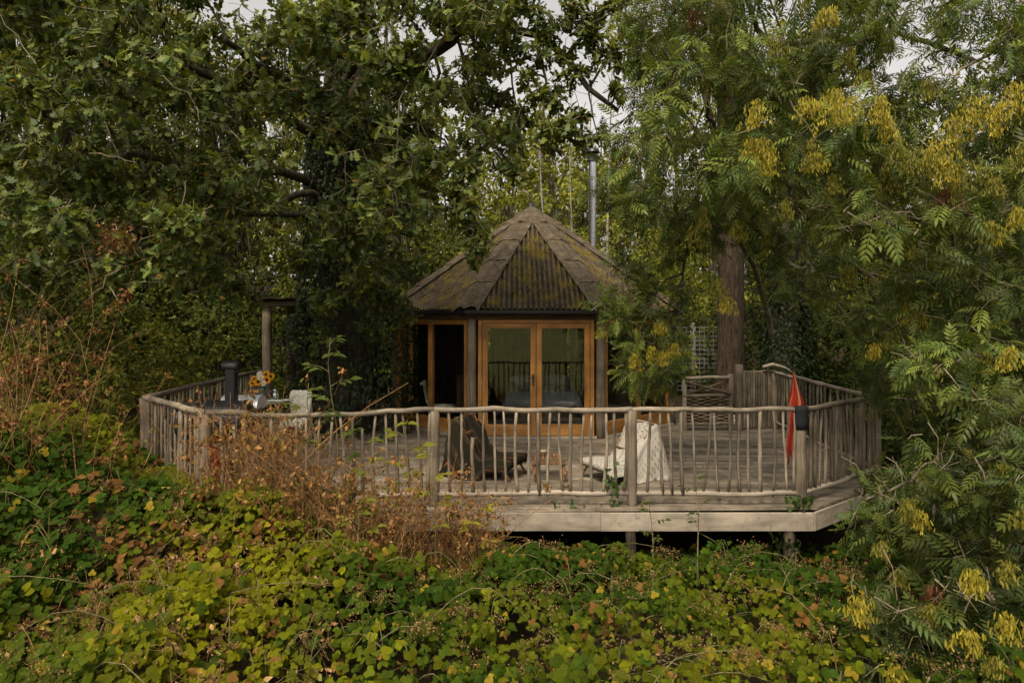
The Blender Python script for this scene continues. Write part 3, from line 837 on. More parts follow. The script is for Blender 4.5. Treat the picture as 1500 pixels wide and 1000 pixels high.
def lounge_chair(loc, rz, label, blabel, bmat, seed, side, camside, hz):
    """Low folding lounge chair, front towards local +x."""
    ch = thing("lounge_chair", loc, label, "chair", "low lounge chairs on the deck", rz=rz)
    for s in (-1, 1):
        yv = s * 0.29
        MB().tube([(0.52, yv, 0.27), (0.3, yv, 0.245), (0.0, yv, 0.22), (-0.2, yv, 0.17), (-0.38, yv, 0.02)], 0.020, 7).build("seat_rail", M_FURN, ch, smooth=True)
        MB().tube([(0.02, yv * 0.9, 0.18), (-0.12, yv * 0.9, 0.42), (-0.28, yv * 0.9, 0.66), (-0.40, yv * 0.9, 0.83)], 0.020, 7).build("back_rail", M_FURN, ch, smooth=True)
        MB().tube([(0.40, yv * 0.94, 0.25), (0.46, yv * 0.97, 0.12), (0.54, yv, 0.0)], 0.018, 7).build("leg", M_FURN, ch, smooth=True)
    for i in range(6):
        x = 0.50 - i * 0.1; mb = MB(); mb.box((x, 0, 0.262 - i * 0.007), (0.055, 0.6, 0.018), bev=0.004); mb.build("seat_slat", M_FURN, ch)
    for i in range(5):
        t = i / 4; mb = MB(); mb.box((-0.10 - 0.28 * t, 0, 0.40 + 0.4 * t), (0.02, 0.53, 0.06), bev=0.004); mb.build("back_slat", M_FURN, ch)
    # blanket: over the front of the seat, up the back, over the top and down behind
    prof = [(0.55, 0.20), (0.565, 0.31), (0.4, 0.315), (0.2, 0.30), (0.03, 0.29), (-0.045, 0.38), (-0.145, 0.54), (-0.245, 0.70), (-0.34, 0.84), (-0.42, 0.89), (-0.47, 0.83), (-0.52, 0.6), (-0.56, 0.38), (-0.60, 0.16), (-0.66, 0.03)]
    pr = np.array(prof); seg = np.concatenate([[0], np.cumsum(np.linalg.norm(np.diff(pr, axis=0), axis=1))])
    K = 40; tt = np.linspace(0, seg[-1], K); px_ = np.interp(tt, seg, pr[:, 0]); pz_ = np.interp(tt, seg, pr[:, 1])
    W = 22; Q = np.zeros((K, W, 3)); UV = np.zeros((K, W, 2))
    for i in range(K):
        for j in range(W):
            w = (j / (W - 1) * 2 - 1) * 0.60 + camside * 0.14
            nz = noise.noise((tt[i] * 4 + seed, w * 5, 3.3)) * 0.04 + 0.009 * math.sin(w * 17 + 3 * tt[i] + seed) + 0.018 * noise.noise((tt[i] * 13 + seed, w * 15, 1.3))
            over = max(0, abs(w) - 0.31)
            z = pz_[i] - over * (0.42 + 1.55 * min(1, max(0, (tt[i] - 0.42) / 0.40))) * min(1, pz_[i] / 0.5 + 0.35)
            yv = math.copysign(min(abs(w), 0.31) + over * (0.30 + 0.25 * noise.noise((tt[i] * 3, seed, 0.4))), w) + nz * (1.2 if over else 0.2)
            xo = px_[i] + nz * (1 if i > 8 else 0.2) - over * 0.25 * side
            Q[i, j] = (xo, yv, max(z + nz * 0.5, 0.012 + 0.01 * (nz + 0.03))); UV[i, j] = (w, tt[i])
    Q[:, :, 2] = np.maximum(Q[:, :, 2] * 0.95, 0.01)
    b_o = thing("blanket", loc, blabel, "blanket", rz=rz)
    MB().grid(Q, thick=(0.0, 0, 0.006), uvs=UV).build("blanket_cloth", bmat, b_o, smooth=True)
    b_o.scale = ch.scale = (0.86, 0.92, hz)
    return ch
lounge_chair((1.46, 9.12, 0), R(206), "low wooden lounge chair under the white patterned blanket", "white woven blanket with dark zigzag pattern draped over the chair", zig_mat(), 2.0, 1, 1, 0.88)
lounge_chair((-0.34, 9.3, 0), R(-24), "low wooden lounge chair under the dark striped blanket", "dark brown blanket with orange stripes draped over the chair", stripe_mat(), 9.0, 1, -1, 0.95)
tab = thing("slatted_table", (0.49, 9.1, 0), "small low slatted wooden table between the two lounge chairs", "table")
for i in range(8):
    mb = MB(); mb.box((-0.175 + 0.05 * i, 0, 0.272), (0.036, 0.5, 0.016), bev=0.004); mb.build("slat", M_FURN, tab)
for s in (-1, 1):
    mb = MB(); mb.box((0, s * 0.235, 0.245), (0.43, 0.03, 0.035), bev=0.008); mb.build("end_rail", M_FURN, tab)
    mb = MB(); mb.tube([(s * 0.2, -0.29, 0.10), (s * 0.2, -0.25, 0.13), (s * 0.2, 0.25, 0.13), (s * 0.2, 0.29, 0.10)], 0.014, 7); mb.build("side_rail", M_FURN, tab, smooth=True)
    for s2 in (-1, 1):
        mb = MB(); mb.lathe([(0.014, 0), (0.019, 0.02), (0.014, 0.06), (0.020, 0.10), (0.030, 0.125), (0.020, 0.15), (0.016, 0.19), (0.016, 0.264)], (s * 0.185, s2 * 0.21, 0), 9); mb.build("leg", M_FURN, tab, smooth=True)
bw = thing("small_bowl", (0.42, 9.25, 0.281), "small brown bowl on the slatted low table", "bowl")
MB().lathe([(0.03, 0), (0.045, 0.02), (0.058, 0.05), (0.060, 0.058), (0.052, 0.055), (0.04, 0.03), (0.01, 0.02)], seg=14).build("bowl_body", M_CERAM, bw, smooth=True)

# ------------------------------------------------------------------ cooking corner
ov = thing("barrel_smoker", (-3.62, 8.35, 0), "black barrel smoker with tall square chimney in the left deck corner", "barbecue")
Q = []
mb = MB(); mb.lathe([(0.0, -0.42), (0.20, -0.42), (0.255, -0.39), (0.26, 0), (0.255, 0.39), (0.20, 0.42), (0.0, 0.42)], (0, 0, 0.86), 22, axis='x'); mb.build("barrel", M_BLACK, ov, smooth=True)
for xx in (-0.36, 0.0, 0.36):
    mb = MB(); mb.lathe([(0.262, -0.012), (0.268, -0.01), (0.268, 0.01), (0.262, 0.012)], (xx, 0, 0.86), 22, axis='x'); mb.build("band", M_BLACK, ov)
mb = MB(); mb.tube([(-0.22, -0.27, 0.98), (-0.22, -0.32, 1.0), (0.18, -0.32, 1.0), (0.18, -0.27, 0.98)], 0.012, 7); mb.build("lid_handle", M_STEEL, ov)
for sx_ in (-1, 1):
    for sy in (-1, 1): MB().tube([(sx_ * 0.33, sy * 0.2, 0), (sx_ * 0.3, sy * 0.16, 0.70)], 0.02, 7).build("leg", M_BLACK, ov)
mb = MB(); mb.box((0, 0, 0.3), (0.72, 0.42, 0.03)); mb.build("shelf", M_DARKW, ov)
mb = MB(); mb.box((0.17, 0.05, 1.30), (0.125, 0.125, 0.50), bev=0.012); chm = mb.build("chimney", M_BLACK, ov)
mb = MB(); mb.lathe([(0.06, -0.10), (0.072, -0.085), (0.072, 0.085), (0.06, 0.10)], (0.16, 0.05, 1.53), 14, axis='x'); mb.build("chimney_cap", M_BLACK, chm, smooth=True)
gr = thing("silver_grill", (-3.46, 8.80, 0), "silver-lidded portable grill beside the black smoker", "grill")
Q = []
for i in range(11):
    a = math.pi * i / 10; Q.append([(x, -0.19 * math.cos(a), 0.97 + 0.17 * math.sin(a)) for x in (-0.24, -0.23, 0.0, 0.23, 0.24)])
mb = MB(); mb.grid(Q[::-1], thick=(0, 0, 0.012)); mb.build("lid", M_ALU, gr, smooth=True)
mb = MB(); mb.box((0, 0, 0.90), (0.50, 0.38, 0.13), bev=0.03); mb.build("fire_box", M_BLACK, gr)
for sx_ in (-1, 1):
    mb = MB(); mb.add([(sx_ * 0.235, -0.19 * math.cos(math.pi * i / 10), 0.97 + 0.168 * math.sin(math.pi * i / 10)) for i in range(11)], [list(range(11)) if sx_ > 0 else list(range(11))[::-1]]); mb.build("lid_end", M_ALU, gr)
    MB().tube([(sx_ * 0.2, -0.14, 0), (sx_ * 0.2, 0.14, 0.84)], 0.014, 6).build("leg", M_BLACK, gr)
    MB().tube([(sx_ * 0.2, 0.14, 0), (sx_ * 0.2, -0.14, 0.84)], 0.014, 6).build("leg", M_BLACK, gr)
mb = MB(); mb.tube([(0.10, -0.2, 0.98), (0.10, -0.25, 1.0), (0.24, -0.25, 1.0), (0.24, -0.2, 0.98)], 0.009, 6); mb.build("lid_handle", M_BLACK, gr)
gc = thing("gas_bottle", (-3.50, 7.86, 0), "red gas bottle behind the left corner post of the railing", "gas bottle")
MB().lathe([(0.12, 0), (0.145, 0.02), (0.15, 0.08), (0.15, 0.52), (0.13, 0.6), (0.06, 0.65), (0.03, 0.66)], seg=18).build("cylinder_body", M_RED, gc, smooth=True)
MB().lathe([(0.075, 0.64), (0.08, 0.65), (0.08, 0.76), (0.072, 0.76), (0.07, 0.65)], seg=16).build("collar", M_RED, gc, smooth=True)
MB().lathe([(0.02, 0.65), (0.02, 0.72), (0.03, 0.72), (0.03, 0.75)], seg=9).build("valve", M_STEEL, gc)
# bistro table with flowers, chair with sheepskin
bt = thing("bistro_table", (-4.02, 11.4, 0), "small pale green folding bistro table holding the sunflowers", "table")
MB().lathe([(0.31, 0.735), (0.325, 0.74), (0.325, 0.757), (0.31, 0.762)], seg=28).build("table_top", M_GREENP, bt)
for s in (-1, 1):
    MB().tube([(0.26, s * 0.17, 0), (-0.2, s * 0.17, 0.735)], 0.010, 6).build("leg", M_GREENP, bt)
    MB().tube([(-0.26, s * 0.15, 0), (0.2, s * 0.15, 0.735)], 0.010, 6).build("leg", M_GREENP, bt)
va = thing("glass_vase", (-4.17, 11.4, 0.762), "clear vase of sunflowers and white blooms on the green table", "vase")
m_v, ntv, bsv, outv = new_mat("vase_glass")
bsv.inputs["Base Color"].default_value = (0.75, 0.82, 0.76, 1); bsv.inputs["Roughness"].default_value = 0.05; bsv.inputs["Transmission Weight"].default_value = 0.85; bsv.inputs["IOR"].default_value = 1.2
MB().lathe([(0.05, 0), (0.06, 0.02), (0.055, 0.12), (0.06, 0.22), (0.056, 0.22), (0.05, 0.12), (0.05, 0.02)], seg=14).build("vase_body", m_v, va, smooth=True)
def flower(par, tip, base, r, npet, pet, ctr, seed):
    rg = np.random.default_rng(seed); tip, base = np.array(tip), np.array(base)
    st = MB(); st.tube([base, (base * 0.5 + tip * 0.5) + (0, 0, 0.02), tip], 0.004, 5)
    fo_ = st.build("flower_stem", plain("flower_stem_green", (0.06, 0.11, 0.02)) if "flower_stem_green" not in MATS else MATS["flower_stem_green"], par)
    ax = unit(np.array([rg.uniform(-.4, .4), -1.0, rg.uniform(0.1, .6)])); u = unit(np.cross(ax, (0, 0, 1))); v = np.cross(ax, u)
    V, T, C = [], [], []
    for ring_ in range(2):
        for i in range(npet):
            a = 2 * math.pi * (i + 0.5 * ring_) / npet + rg.uniform(-.1, .1); d = u * math.cos(a) + v * math.sin(a); e = -u * math.sin(a) + v * math.cos(a)
            b = len(V); L = r * rg.uniform(0.85, 1.1)
            V += [tip + d * r * 0.25, tip + d * L * 0.65 + e * r * 0.18 + ax * 0.012, tip + d * L * 0.65 - e * r * 0.18 + ax * 0.012, tip + d * L + ax * rg.uniform(-.015, .02)]
            T += [[b, b + 2, b + 1], [b + 1, b + 2, b + 3]]; C += [np.array(pet) * rg.uniform(0.8, 1.1)] * 4
    ph = link("petals", raw_mesh("petals", V, T, M_PETAL, np.array(C)), fo_)
    cm = MB(); Mx = np.stack([u, v, ax], 1); cm.lathe([(r * 0.36, -0.004), (r * 0.36, 0.008), (r * 0.2, 0.018), (0.003, 0.02)], tip, 12, M=Mx); cm.build("flower_centre", ctr, fo_, smooth=True)
M_FC = plain("sunflower_centre", (0.03, 0.015, 0.006), rough=0.9); M_WC = plain("white_centre", (0.5, 0.45, 0.25), rough=0.9)
for i, (x, z, yy, kind) in enumerate([(-0.10, 0.36, -0.06, 0), (0.0, 0.39, -0.08, 1), (-0.03, 0.32, -0.1, 0), (0.10, 0.35, -0.07, 0), (0.06, 0.30, -0.1, 1), (-0.16, 0.30, 0.0, 0), (0.13, 0.40, 0.02, 0), (0.05, 0.43, 0.03, 0), (-0.05, 0.44, 0.02, 1)]):
    flower(va, (x, yy, z), (x * 0.15, yy * 0.15, 0.05), 0.075 if kind == 0 else 0.058, 13, (0.72, 0.33, 0.012) if kind == 0 else (0.72, 0.68, 0.58), M_FC if kind == 0 else M_WC, 40 + i)
mag = thing("open_magazine", (-3.85, 11.33, 0.763), "open magazine lying on the green bistro table", "magazine", rz=R(12))
Q = [[(x, yy, 0.006 + 0.055 * abs(x) * (1 if x > 0 else 0.6) + 0.01 * math.sin(abs(x) * 18)) for yy in (-0.12, 0, 0.12)] for x in (-0.2, -0.13, -0.06, 0, 0.06, 0.13, 0.2)]
MB().grid(Q, thick=(0, 0, 0.004)).build("pages", M_PAPER, mag, smooth=True)
Q2 = np.array(Q) * np.array([1.03, 1.04, 1.0]) - np.array([0, 0, 0.006]); MB().grid(Q2, thick=(0, 0, 0.002)).build("cover", M_BLACK, mag)
jug = thing("steel_jug", (-4.0, 11.52, 0.762), "little polished steel jug behind the magazine on the table", "jug")
MB().lathe([(0.055, 0), (0.06, 0.01), (0.055, 0.09), (0.04, 0.15), (0.045, 0.17), (0.03, 0.18)], seg=16).build("jug_body", M_STEEL, jug, smooth=True)
MB().tube([(-0.05, 0, 0.14), (-0.09, 0, 0.13), (-0.09, 0, 0.06), (-0.057, 0, 0.04)], 0.007, 6).build("jug_handle", M_STEEL, jug)
bc = thing("bistro_chair", (-3.66, 11.62, 0), "metal chair draped with white sheepskin beside the bistro table", "chair", rz=R(-8))
for s in (-1, 1):
    MB().tube([(s * 0.2, 0.2, 0), (s * 0.2, 0.16, 0.45), (s * 0.19, 0.22, 0.95)], 0.011, 6).build("leg", M_GREENP, bc)
    MB().tube([(s * 0.2, -0.22, 0), (s * 0.2, -0.18, 0.45)], 0.011, 6).build("leg", M_GREENP, bc)
mb = MB(); mb.box((0, -0.01, 0.45), (0.42, 0.4, 0.02)); mb.build("seat", M_GREENP, bc)
for zz in (0.62, 0.72, 0.82): mb = MB(); mb.box((0, 0.205, zz), (0.4, 0.014, 0.05)); mb.build("back_slat", M_GREENP, bc)
bc.scale = (0.86, 0.86, 0.9)
sk = thing("sheepskin_rug", (-3.66, 11.62, 0), "cream sheepskin thrown over the bistro chair", "sheepskin", rz=R(-8))
prf = [(-0.28, 0.38), (-0.27, 0.47), (-0.18, 0.505), (0.0, 0.51), (0.12, 0.53), (0.155, 0.64), (0.165, 0.8), (0.175, 0.95), (0.2, 1.0), (0.25, 0.98), (0.27, 0.85), (0.28, 0.66)]
Q = np.zeros((34, 17, 3)); pr = np.array(prf); sg = np.concatenate([[0], np.cumsum(np.linalg.norm(np.diff(pr, axis=0), axis=1))]); tt = np.linspace(0, sg[-1], 34)
for i in range(34):
    yy, zz = np.interp(tt[i], sg, pr[:, 0]), np.interp(tt[i], sg, pr[:, 1])
    wd = 0.215 * (1 + 0.10 * math.sin(tt[i] * 9))
    for j in range(17):
        u = j / 16 * 2 - 1; nz = noise.noise((u * 6, tt[i] * 9, 1.7)) * 0.02 + noise.noise((u * 15, tt[i] * 24, 5.7)) * 0.012
        Q[i, j] = (u * wd, yy - nz - (0.02 if zz > .55 else 0), zz + nz - 0.05 * max(0, abs(u) - 0.8) / 0.2)
MB().grid(Q, thick=(0, -0.012, 0.03)).build("fleece", M_FLEECE, sk, smooth=True)

sk.scale = (0.86, 0.86, 0.9)
# ------------------------------------------------------------------ open shelter at the left back
shl = thing("open_shelter", (-4.4, 14.3, 0), "open-sided lean-to shelter with flat mossy roof and round posts", "shelter")
O_S = (-4.4, 14.3, 0)
for (x, yy, h) in ((-4.88, 13.6, 2.36), (-4.86, 15.0, 2.42), (-3.5, 15.0, 2.4)):
    pts = [(x + random.uniform(-.01, .01), yy + random.uniform(-.01, .01), z) for z in np.linspace(-0.4, h, 9)]
    MB(O_S).tube(pts, [0.095 * random.uniform(.94, 1.06) for _ in pts], 11, jit=0.04).build("post", M_POST, shl, smooth=True)
MB(O_S).tube([(-5.15, 13.55, 2.42), (-4.4, 13.56, 2.43), (-3.5, 13.6, 2.45)], 0.06, 9, jit=0.05).build("beam", M_POST, shl, smooth=True)
MB(O_S).tube([(-5.15, 15.0, 2.47), (-3.5, 15.0, 2.5)], 0.06, 9, jit=0.05).build("beam", M_POST, shl, smooth=True)
for i in range(11):
    x = -5.3 + i * 0.19; mb = MB(O_S); mb.box((x, 14.2, 2.525 + 0.012 * (i % 2) + 0.02 * i / 11), (0.2, 1.7, 0.028), bev=0.004); mb.build("roof_board", M_DARKW, shl)
for i in range(8):
    mb = MB(O_S); mb.box((-4.2, 15.02, 0.35 + i * 0.24), (1.3, 0.025, 0.16), bev=0.004); mb.build("back_board", M_DARKW, shl)
for i in range(4):
    mb = MB(O_S); mb.box((-4.5, 14.55, 0.45 + i * 0.42), (0.6, 0.4, 0.03), bev=0.004); mb.build("shelf", M_DARKW, shl)

# ------------------------------------------------------------------ gate, picket fence, wire fence at the right back
gt = thing("hurdle_gate", (3.78, 13.05, 0), "woven hurdle gate with crossed top braces between posts", "gate")
O_G = (3.78, 13.05, 0)
for x, h, r in ((3.30, 1.02, 0.045), (4.18, 1.08, 0.05), (4.34, 1.26, 0.07)):
    pts = [(x, 13.05 + random.uniform(-.01, .01), z) for z in np.linspace(-0.2, h, 6)]
    MB(O_G).tube(pts, [r * random.uniform(.95, 1.05) for _ in pts], 9, jit=0.05).build("gate_post", M_RAIL, gt, smooth=True)
for z, n in ((1.0, "top_bar"), (0.66, "middle_bar"), (0.12, "bottom_bar")):
    MB(O_G).tube(wob((3.27, 13.04, z), (4.2, 13.04, z + 0.02), 6, 0.03, z * 9), 0.034, 8, jit=0.06).build(n, M_RAIL, gt, smooth=True)
for a, b in (((3.3, 13.0, 0.94), (4.17, 13.0, 0.70)), ((3.3, 13.07, 0.70), (4.17, 13.07, 0.95))):
    MB(O_G).tube(wob(a, b, 6, 0.03, a[2]), 0.026, 7, jit=0.06).build("brace", M_HURDLE, gt, smooth=True)
ups = np.linspace(3.36, 4.12, 7)
for x in ups: MB(O_G).tube([(x, 13.05, 0.1), (x, 13.05, 0.66)], 0.015, 6).build("upright_rod", M_HURDLE, gt)
for i in range(15):
    z = 0.15 + i * 0.034; ph = i % 2; pts = []
    for x in np.linspace(3.28, 4.18, 25):
        pts.append((x, 13.05 + 0.028 * math.cos(math.pi * ((x - ups[0]) / (ups[1] - ups[0]) + ph)), z + 0.004 * math.sin(x * 9 + i)))
    MB(O_G).tube(pts, 0.0165, 5, jit=0.08).build("woven_rod", M_HURDLE, gt, smooth=True)
pf = thing("picket_fence", (4.8, 13.4, 0), "short fence of close upright boards beside the hurdle gate", "fence")
O_P = (4.8, 13.4, 0)
for i in range(13):
    t = i / 12; x = 4.46 + 0.66 * t; yy = 13.12 + 0.22 * t; h = 1.08 + random.uniform(-.06, .03); w = random.uniform(0.035, 0.058)
    mb = MB(O_P); mb.box((x, yy, h / 2 + 0.04), (w, 0.022, h), rz=R(18), bev=0.005); mb.build("picket", M_PICK, pf)
for z in (1.1, 0.2): MB(O_P).tube(wob((4.36, 13.14, z), (5.16, 13.4, z), 5, 0.03, z), 0.026, 7, jit=0.06).build("cross_rail", M_RAIL, pf, smooth=True)
MB(O_P).tube([(4.85, 13.2, 1.2), (5.05, 13.22, 1.25), (5.3, 13.25, 1.18), (5.5, 13.3, 1.05)], [0.03, 0.032, 0.028, 0.02], 7, jit=0.08).build("branch_rail", M_FASC, pf, smooth=True)
wf = thing("wire_fence", (5.0, 19.0, float(ground_z(5, 19))), "galvanised wire mesh fence seen behind the gate", "fence")
O_W = (5.0, 19.0, float(ground_z(5, 19)))
wm = []
zb = O_W[2]
for i in range(24): x = 3.6 + i * 0.125; wm.append([(x, 19.0, zb + 0.1), (x, 19.0, zb + 1.9)])
for i in range(15): z = zb + 0.12 + i * 0.125; wm.append([(3.6, 19.0, z), (6.5, 19.0, z)])
Vw, Tw = many_tubes(np.array(wm), np.full((len(wm), 2), 0.008), 4)
o_ = link("wire_mesh", raw_mesh("wire_mesh", Vw - np.array(O_W), Tw, M_WIRE), wf)
for x in (3.6, 5.05, 6.5): MB(O_W).tube([(x, 19.05, zb - 0.3), (x, 19.05, zb + 2.0)], 0.06, 8, jit=0.04).build("post", M_RAIL, wf, smooth=True)

# ------------------------------------------------------------------ hanging red hammock
hm = thing("hanging_hammock", (3.42, 8.3, 0), "bunched red and orange striped hammock hanging beside the corner post", "hammock")
def ham_mat():
    m, nt, bs, out = new_mat("hammock_cloth")
    uv = N(nt, "ShaderNodeUVMap"); sp = N(nt, "ShaderNodeSeparateXYZ"); nt.links.new(uv.outputs[0], sp.inputs[0])
    r = nt.nodes.new("ShaderNodeValToRGB"); r.color_ramp.interpolation = 'CONSTANT'
    mu = N(nt, "ShaderNodeMath", operation='MULTIPLY'); mu.inputs[1].default_value = 3.0; fr = N(nt, "ShaderNodeMath", operation='FRACT')
    nt.links.new(sp.outputs["Y"], mu.inputs[0]); nt.links.new(mu.outputs[0], fr.inputs[0])
    st = [(0, (0.38, 0.038, 0.014)), (0.28, (0.46, 0.12, 0.04)), (0.42, (0.50, 0.30, 0.2)), (0.52, (0.30, 0.17, 0.17)), (0.58, (0.42, 0.045, 0.018)), (0.8, (0.33, 0.028, 0.014))]
    e = r.color_ramp.elements; e[0].color = (*st[0][1], 1); e[1].position = st[1][0]; e[1].color = (*st[1][1], 1)
    for p, c in st[2:]:
        q = e.new(p); q.color = (*c, 1)
    nt.links.new(fr.outputs[0], r.inputs[0]); nt.links.new(r.outputs[0], bs.inputs["Base Color"]); bs.inputs["Roughness"].default_value = 0.9; bs.inputs["Specular IOR Level"].default_value = 0.1
    return m
Q = np.zeros((20, 29, 3)); UV = np.zeros((20, 29, 2))
for i in range(20):
    t = i / 19; z = 1.47 - 1.0 * t; rad = np.interp(t, [0, 0.08, 0.2, 0.36, 0.55, 0.72, 0.9, 1.0], [0.008, 0.015, 0.032, 0.064, 0.066, 0.05, 0.062, 0.045])
    for j in range(29):
        a = 2 * math.pi * j / 28; fold = 1 + 0.36 * math.sin(a * 6 + t * 3.5) + 0.24 * math.sin(a * 3 + 4 * t) + 0.25 * noise.noise((math.cos(a) * 2, math.sin(a) * 2, t * 6))
        Q[i, j] = (rad * fold * math.cos(a) + 0.03 * math.sin(t * 5), rad * fold * math.sin(a), z - (0.13 * (0.5 + 0.5 * math.cos(a * 2 + 1)) + 0.05 * math.sin(a * 7)) * max(0, t - 0.8) / 0.2); UV[i, j] = (t, j / 28)
MB().grid(Q, uvs=UV).build("hammock_cloth", ham_mat(), hm, smooth=True)
MB().tube([(0, 0, 1.45), (0.01, 0.02, 1.9), (0.05, 0.05, 2.6), (0.1, 0.1, 3.3)], 0.0035, 5).build("rope", M_BLACK, hm)
MB().tube([(-0.07, -0.03, 1.0), (-0.10, -0.05, 0.7), (-0.08, -0.05, 0.5), (-0.03, -0.05, 0.47), (-0.02, -0.06, 0.6)], 0.006, 5).build("tie_cord", M_POST, hm)

# ================================================================== vegetation
CAMP = np.array([0, 0, CAM_Z])
# ---- leaf templates: (vertices, triangles); x across, y along the leaf, z normal
def strip_leaf(ys, ws, bend=0.15, fold=0.0, asym=None):
    V, T = [], []
    for i, (y_, w) in enumerate(zip(ys, ws)):
        z = -bend * y_ * y_
        a = asym[i] if asym else 1.0
        V.append((-w, y_, z + fold * w)); V.append((w * a, y_ + (0.04 if asym else 0), z + fold * w))
    for i in range(len(ys) - 1):
        b = 2 * i; T += [[b, b + 1, b + 3], [b, b + 3, b + 2]]
    return np.array(V, float), np.array(T)
def ridge_leaf(ys, ws, bend=0.15, fold=0.35):
    """Blade folded along the midrib."""
    V, T = [], []
    for y_, w in zip(ys, ws):
        z = -bend * y_ * y_
        V += [(-w, y_, z + fold * w), (0, y_, z), (w, y_, z + fold * w)]
    for i in range(len(ys) - 1):
        b = 3 * i
        for k in (0, 1):
            T += [[b + k, b + k + 1, b + k + 4], [b + k, b + k + 4, b + k + 3]]
    T = [t for t in T if len({tuple(np.round(V[i], 5)) for i in t}) == 3]
    return np.array(V, float), np.array(T)
def merge(parts):
    V, T, n = [], [], 0
    for v, t in parts:
        V.append(v); T.append(t + n); n += len(v)
    return np.vstack(V), np.vstack(T)
def place(t, pos, ang, s, tilt=0.0):
    v, f = t; v = v * s
    ct, st = math.cos(tilt), math.sin(tilt)
    v = np.stack([v[:, 0], v[:, 1] * ct - v[:, 2] * st, v[:, 1] * st + v[:, 2] * ct], 1)
    c, s_ = math.cos(ang), math.sin(ang)
    v = np.stack([v[:, 0] * c - v[:, 1] * s_, v[:, 0] * s_ + v[:, 1] * c, v[:, 2]], 1)
    return v + np.array(pos), f
OAK = strip_leaf([0, .14, .27, .38, .52, .63, .78, .90, 1.0], [.02, .13, .06, .26, .10, .33, .13, .24, .05], bend=0.22, fold=0.12, asym=[1, 1.1, 1, .9, 1.15, 1.0, 1.1, .9, 1])
ASHLET = (np.array([(0, 0, 0), (-.13, .3, .05), (.13, .3, .05), (-.11, .65, -.01), (.11, .65, -.01), (0, 1, -.12)], float), np.array([[0, 2, 1], [1, 2, 4], [1, 4, 3], [3, 4, 5]]))
def ash_leaf():
    parts = []; n = 5
    def rach(y_): return (0, y_, -0.32 * y_ * y_)
    for i in range(n):
        y_ = 0.22 + 0.64 * i / (n - 1) * 0.92; sc = 0.36 - 0.05 * abs(i - 2)
        for s in (-1, 1):
            parts.append(place(ASHLET, rach(y_), -s * R(58 - 4 * i), sc, tilt=-0.35))
    parts.append(place(ASHLET, rach(0.82), 0, 0.36, tilt=-0.6))
    V, T = [], []
    for k in range(4):
        y_ = 0.86 * k / 3; p = rach(y_); V += [(-.008, p[1], p[2]), (.008, p[1], p[2])]
        if k: b = 2 * (k - 1); T += [[b, b + 1, b + 3], [b, b + 3, b + 2]]
    parts.append((np.array(V, float), np.array(T)))
    return merge(parts)
ASH = ash_leaf()
ASHFULL = ASHLET
ASHLET = (np.array([(0, 0, 0), (-.13, .42, .04), (.13, .42, .04), (0, 1, -.12)], float), np.array([[0, 2, 1], [1, 2, 3]]))
ASHLO = ash_leaf()
ASHLET = ASHFULL
OAKLO = strip_leaf([0, .3, .55, .8, 1.0], [.03, .22, .14, .27, .06], bend=0.22, fold=0.1)
HEXL = (np.array([(0, 0, 0), (-.22, .32, .06), (.22, .32, .06), (-.16, .7, 0), (.16, .7, 0), (0, 1, -.12)], float), np.array([[0, 2, 1], [1, 2, 4], [1, 4, 3], [3, 4, 5]]))
BLET = ridge_leaf([0, .12, .45, .80, 1.0], [0.0, .27, .44, .28, 0.0], bend=0.2, fold=0.14)
def bramble_leaf():
    return merge([place(BLET, (0, 0.30, 0), 0, 0.62, tilt=-0.15), place(BLET, (0, 0.27, 0), R(72), 0.56, tilt=-0.2), place(BLET, (0, 0.27, 0), -R(72), 0.56, tilt=-0.2),
                  (np.array([(-.008, 0, 0), (.008, 0, 0), (.008, .3, 0), (-.008, .3, 0)], float), np.array([[0, 1, 2], [0, 2, 3]]))])
BRAM = bramble_leaf()
BLET = (np.array([(0, 0, 0), (-.36, .25, .05), (.36, .25, .05), (-.34, .65, 0), (.34, .65, 0), (0, 1, -.15)], float), ASHFULL[1])
BRAMLO = bramble_leaf()
SIMPLE = (np.array([(0, 0, 0), (-.24, .4, .07), (.24, .4, .07), (0, .45, 0), (-.14, .75, .0), (.14, .75, .0), (0, 1, -.14)], float), np.array([[0, 3, 1], [0, 2, 3], [1, 3, 6], [1, 6, 4], [3, 2, 5], [3, 5, 6]]))
DIAM = (np.array([(0, 0, 0), (-.3, .45, .08), (.3, .45, .08), (0, 1, -.1)], float), np.array([[0, 2, 1], [1, 2, 3]]))
IVY = (np.array([(0, 0, 0), (-.38, .12, .03), (-.2, .42, .05), (0, 1, -.12), (.2, .42, .05), (.38, .12, .03), (0, .35, .0)], float), np.array([[0, 6, 1], [1, 6, 2], [2, 6, 3], [6, 4, 3], [6, 5, 4], [0, 5, 6]]))
CRUMP = (np.array([(0, 0, 0), (-.2, .35, .14), (.2, .3, -.08), (.02, .5, .1), (-.12, .8, -.1), (.1, .9, .12)], float), np.array([[0, 3, 1], [0, 2, 3], [1, 3, 4], [3, 2, 5], [3, 5, 4]]))

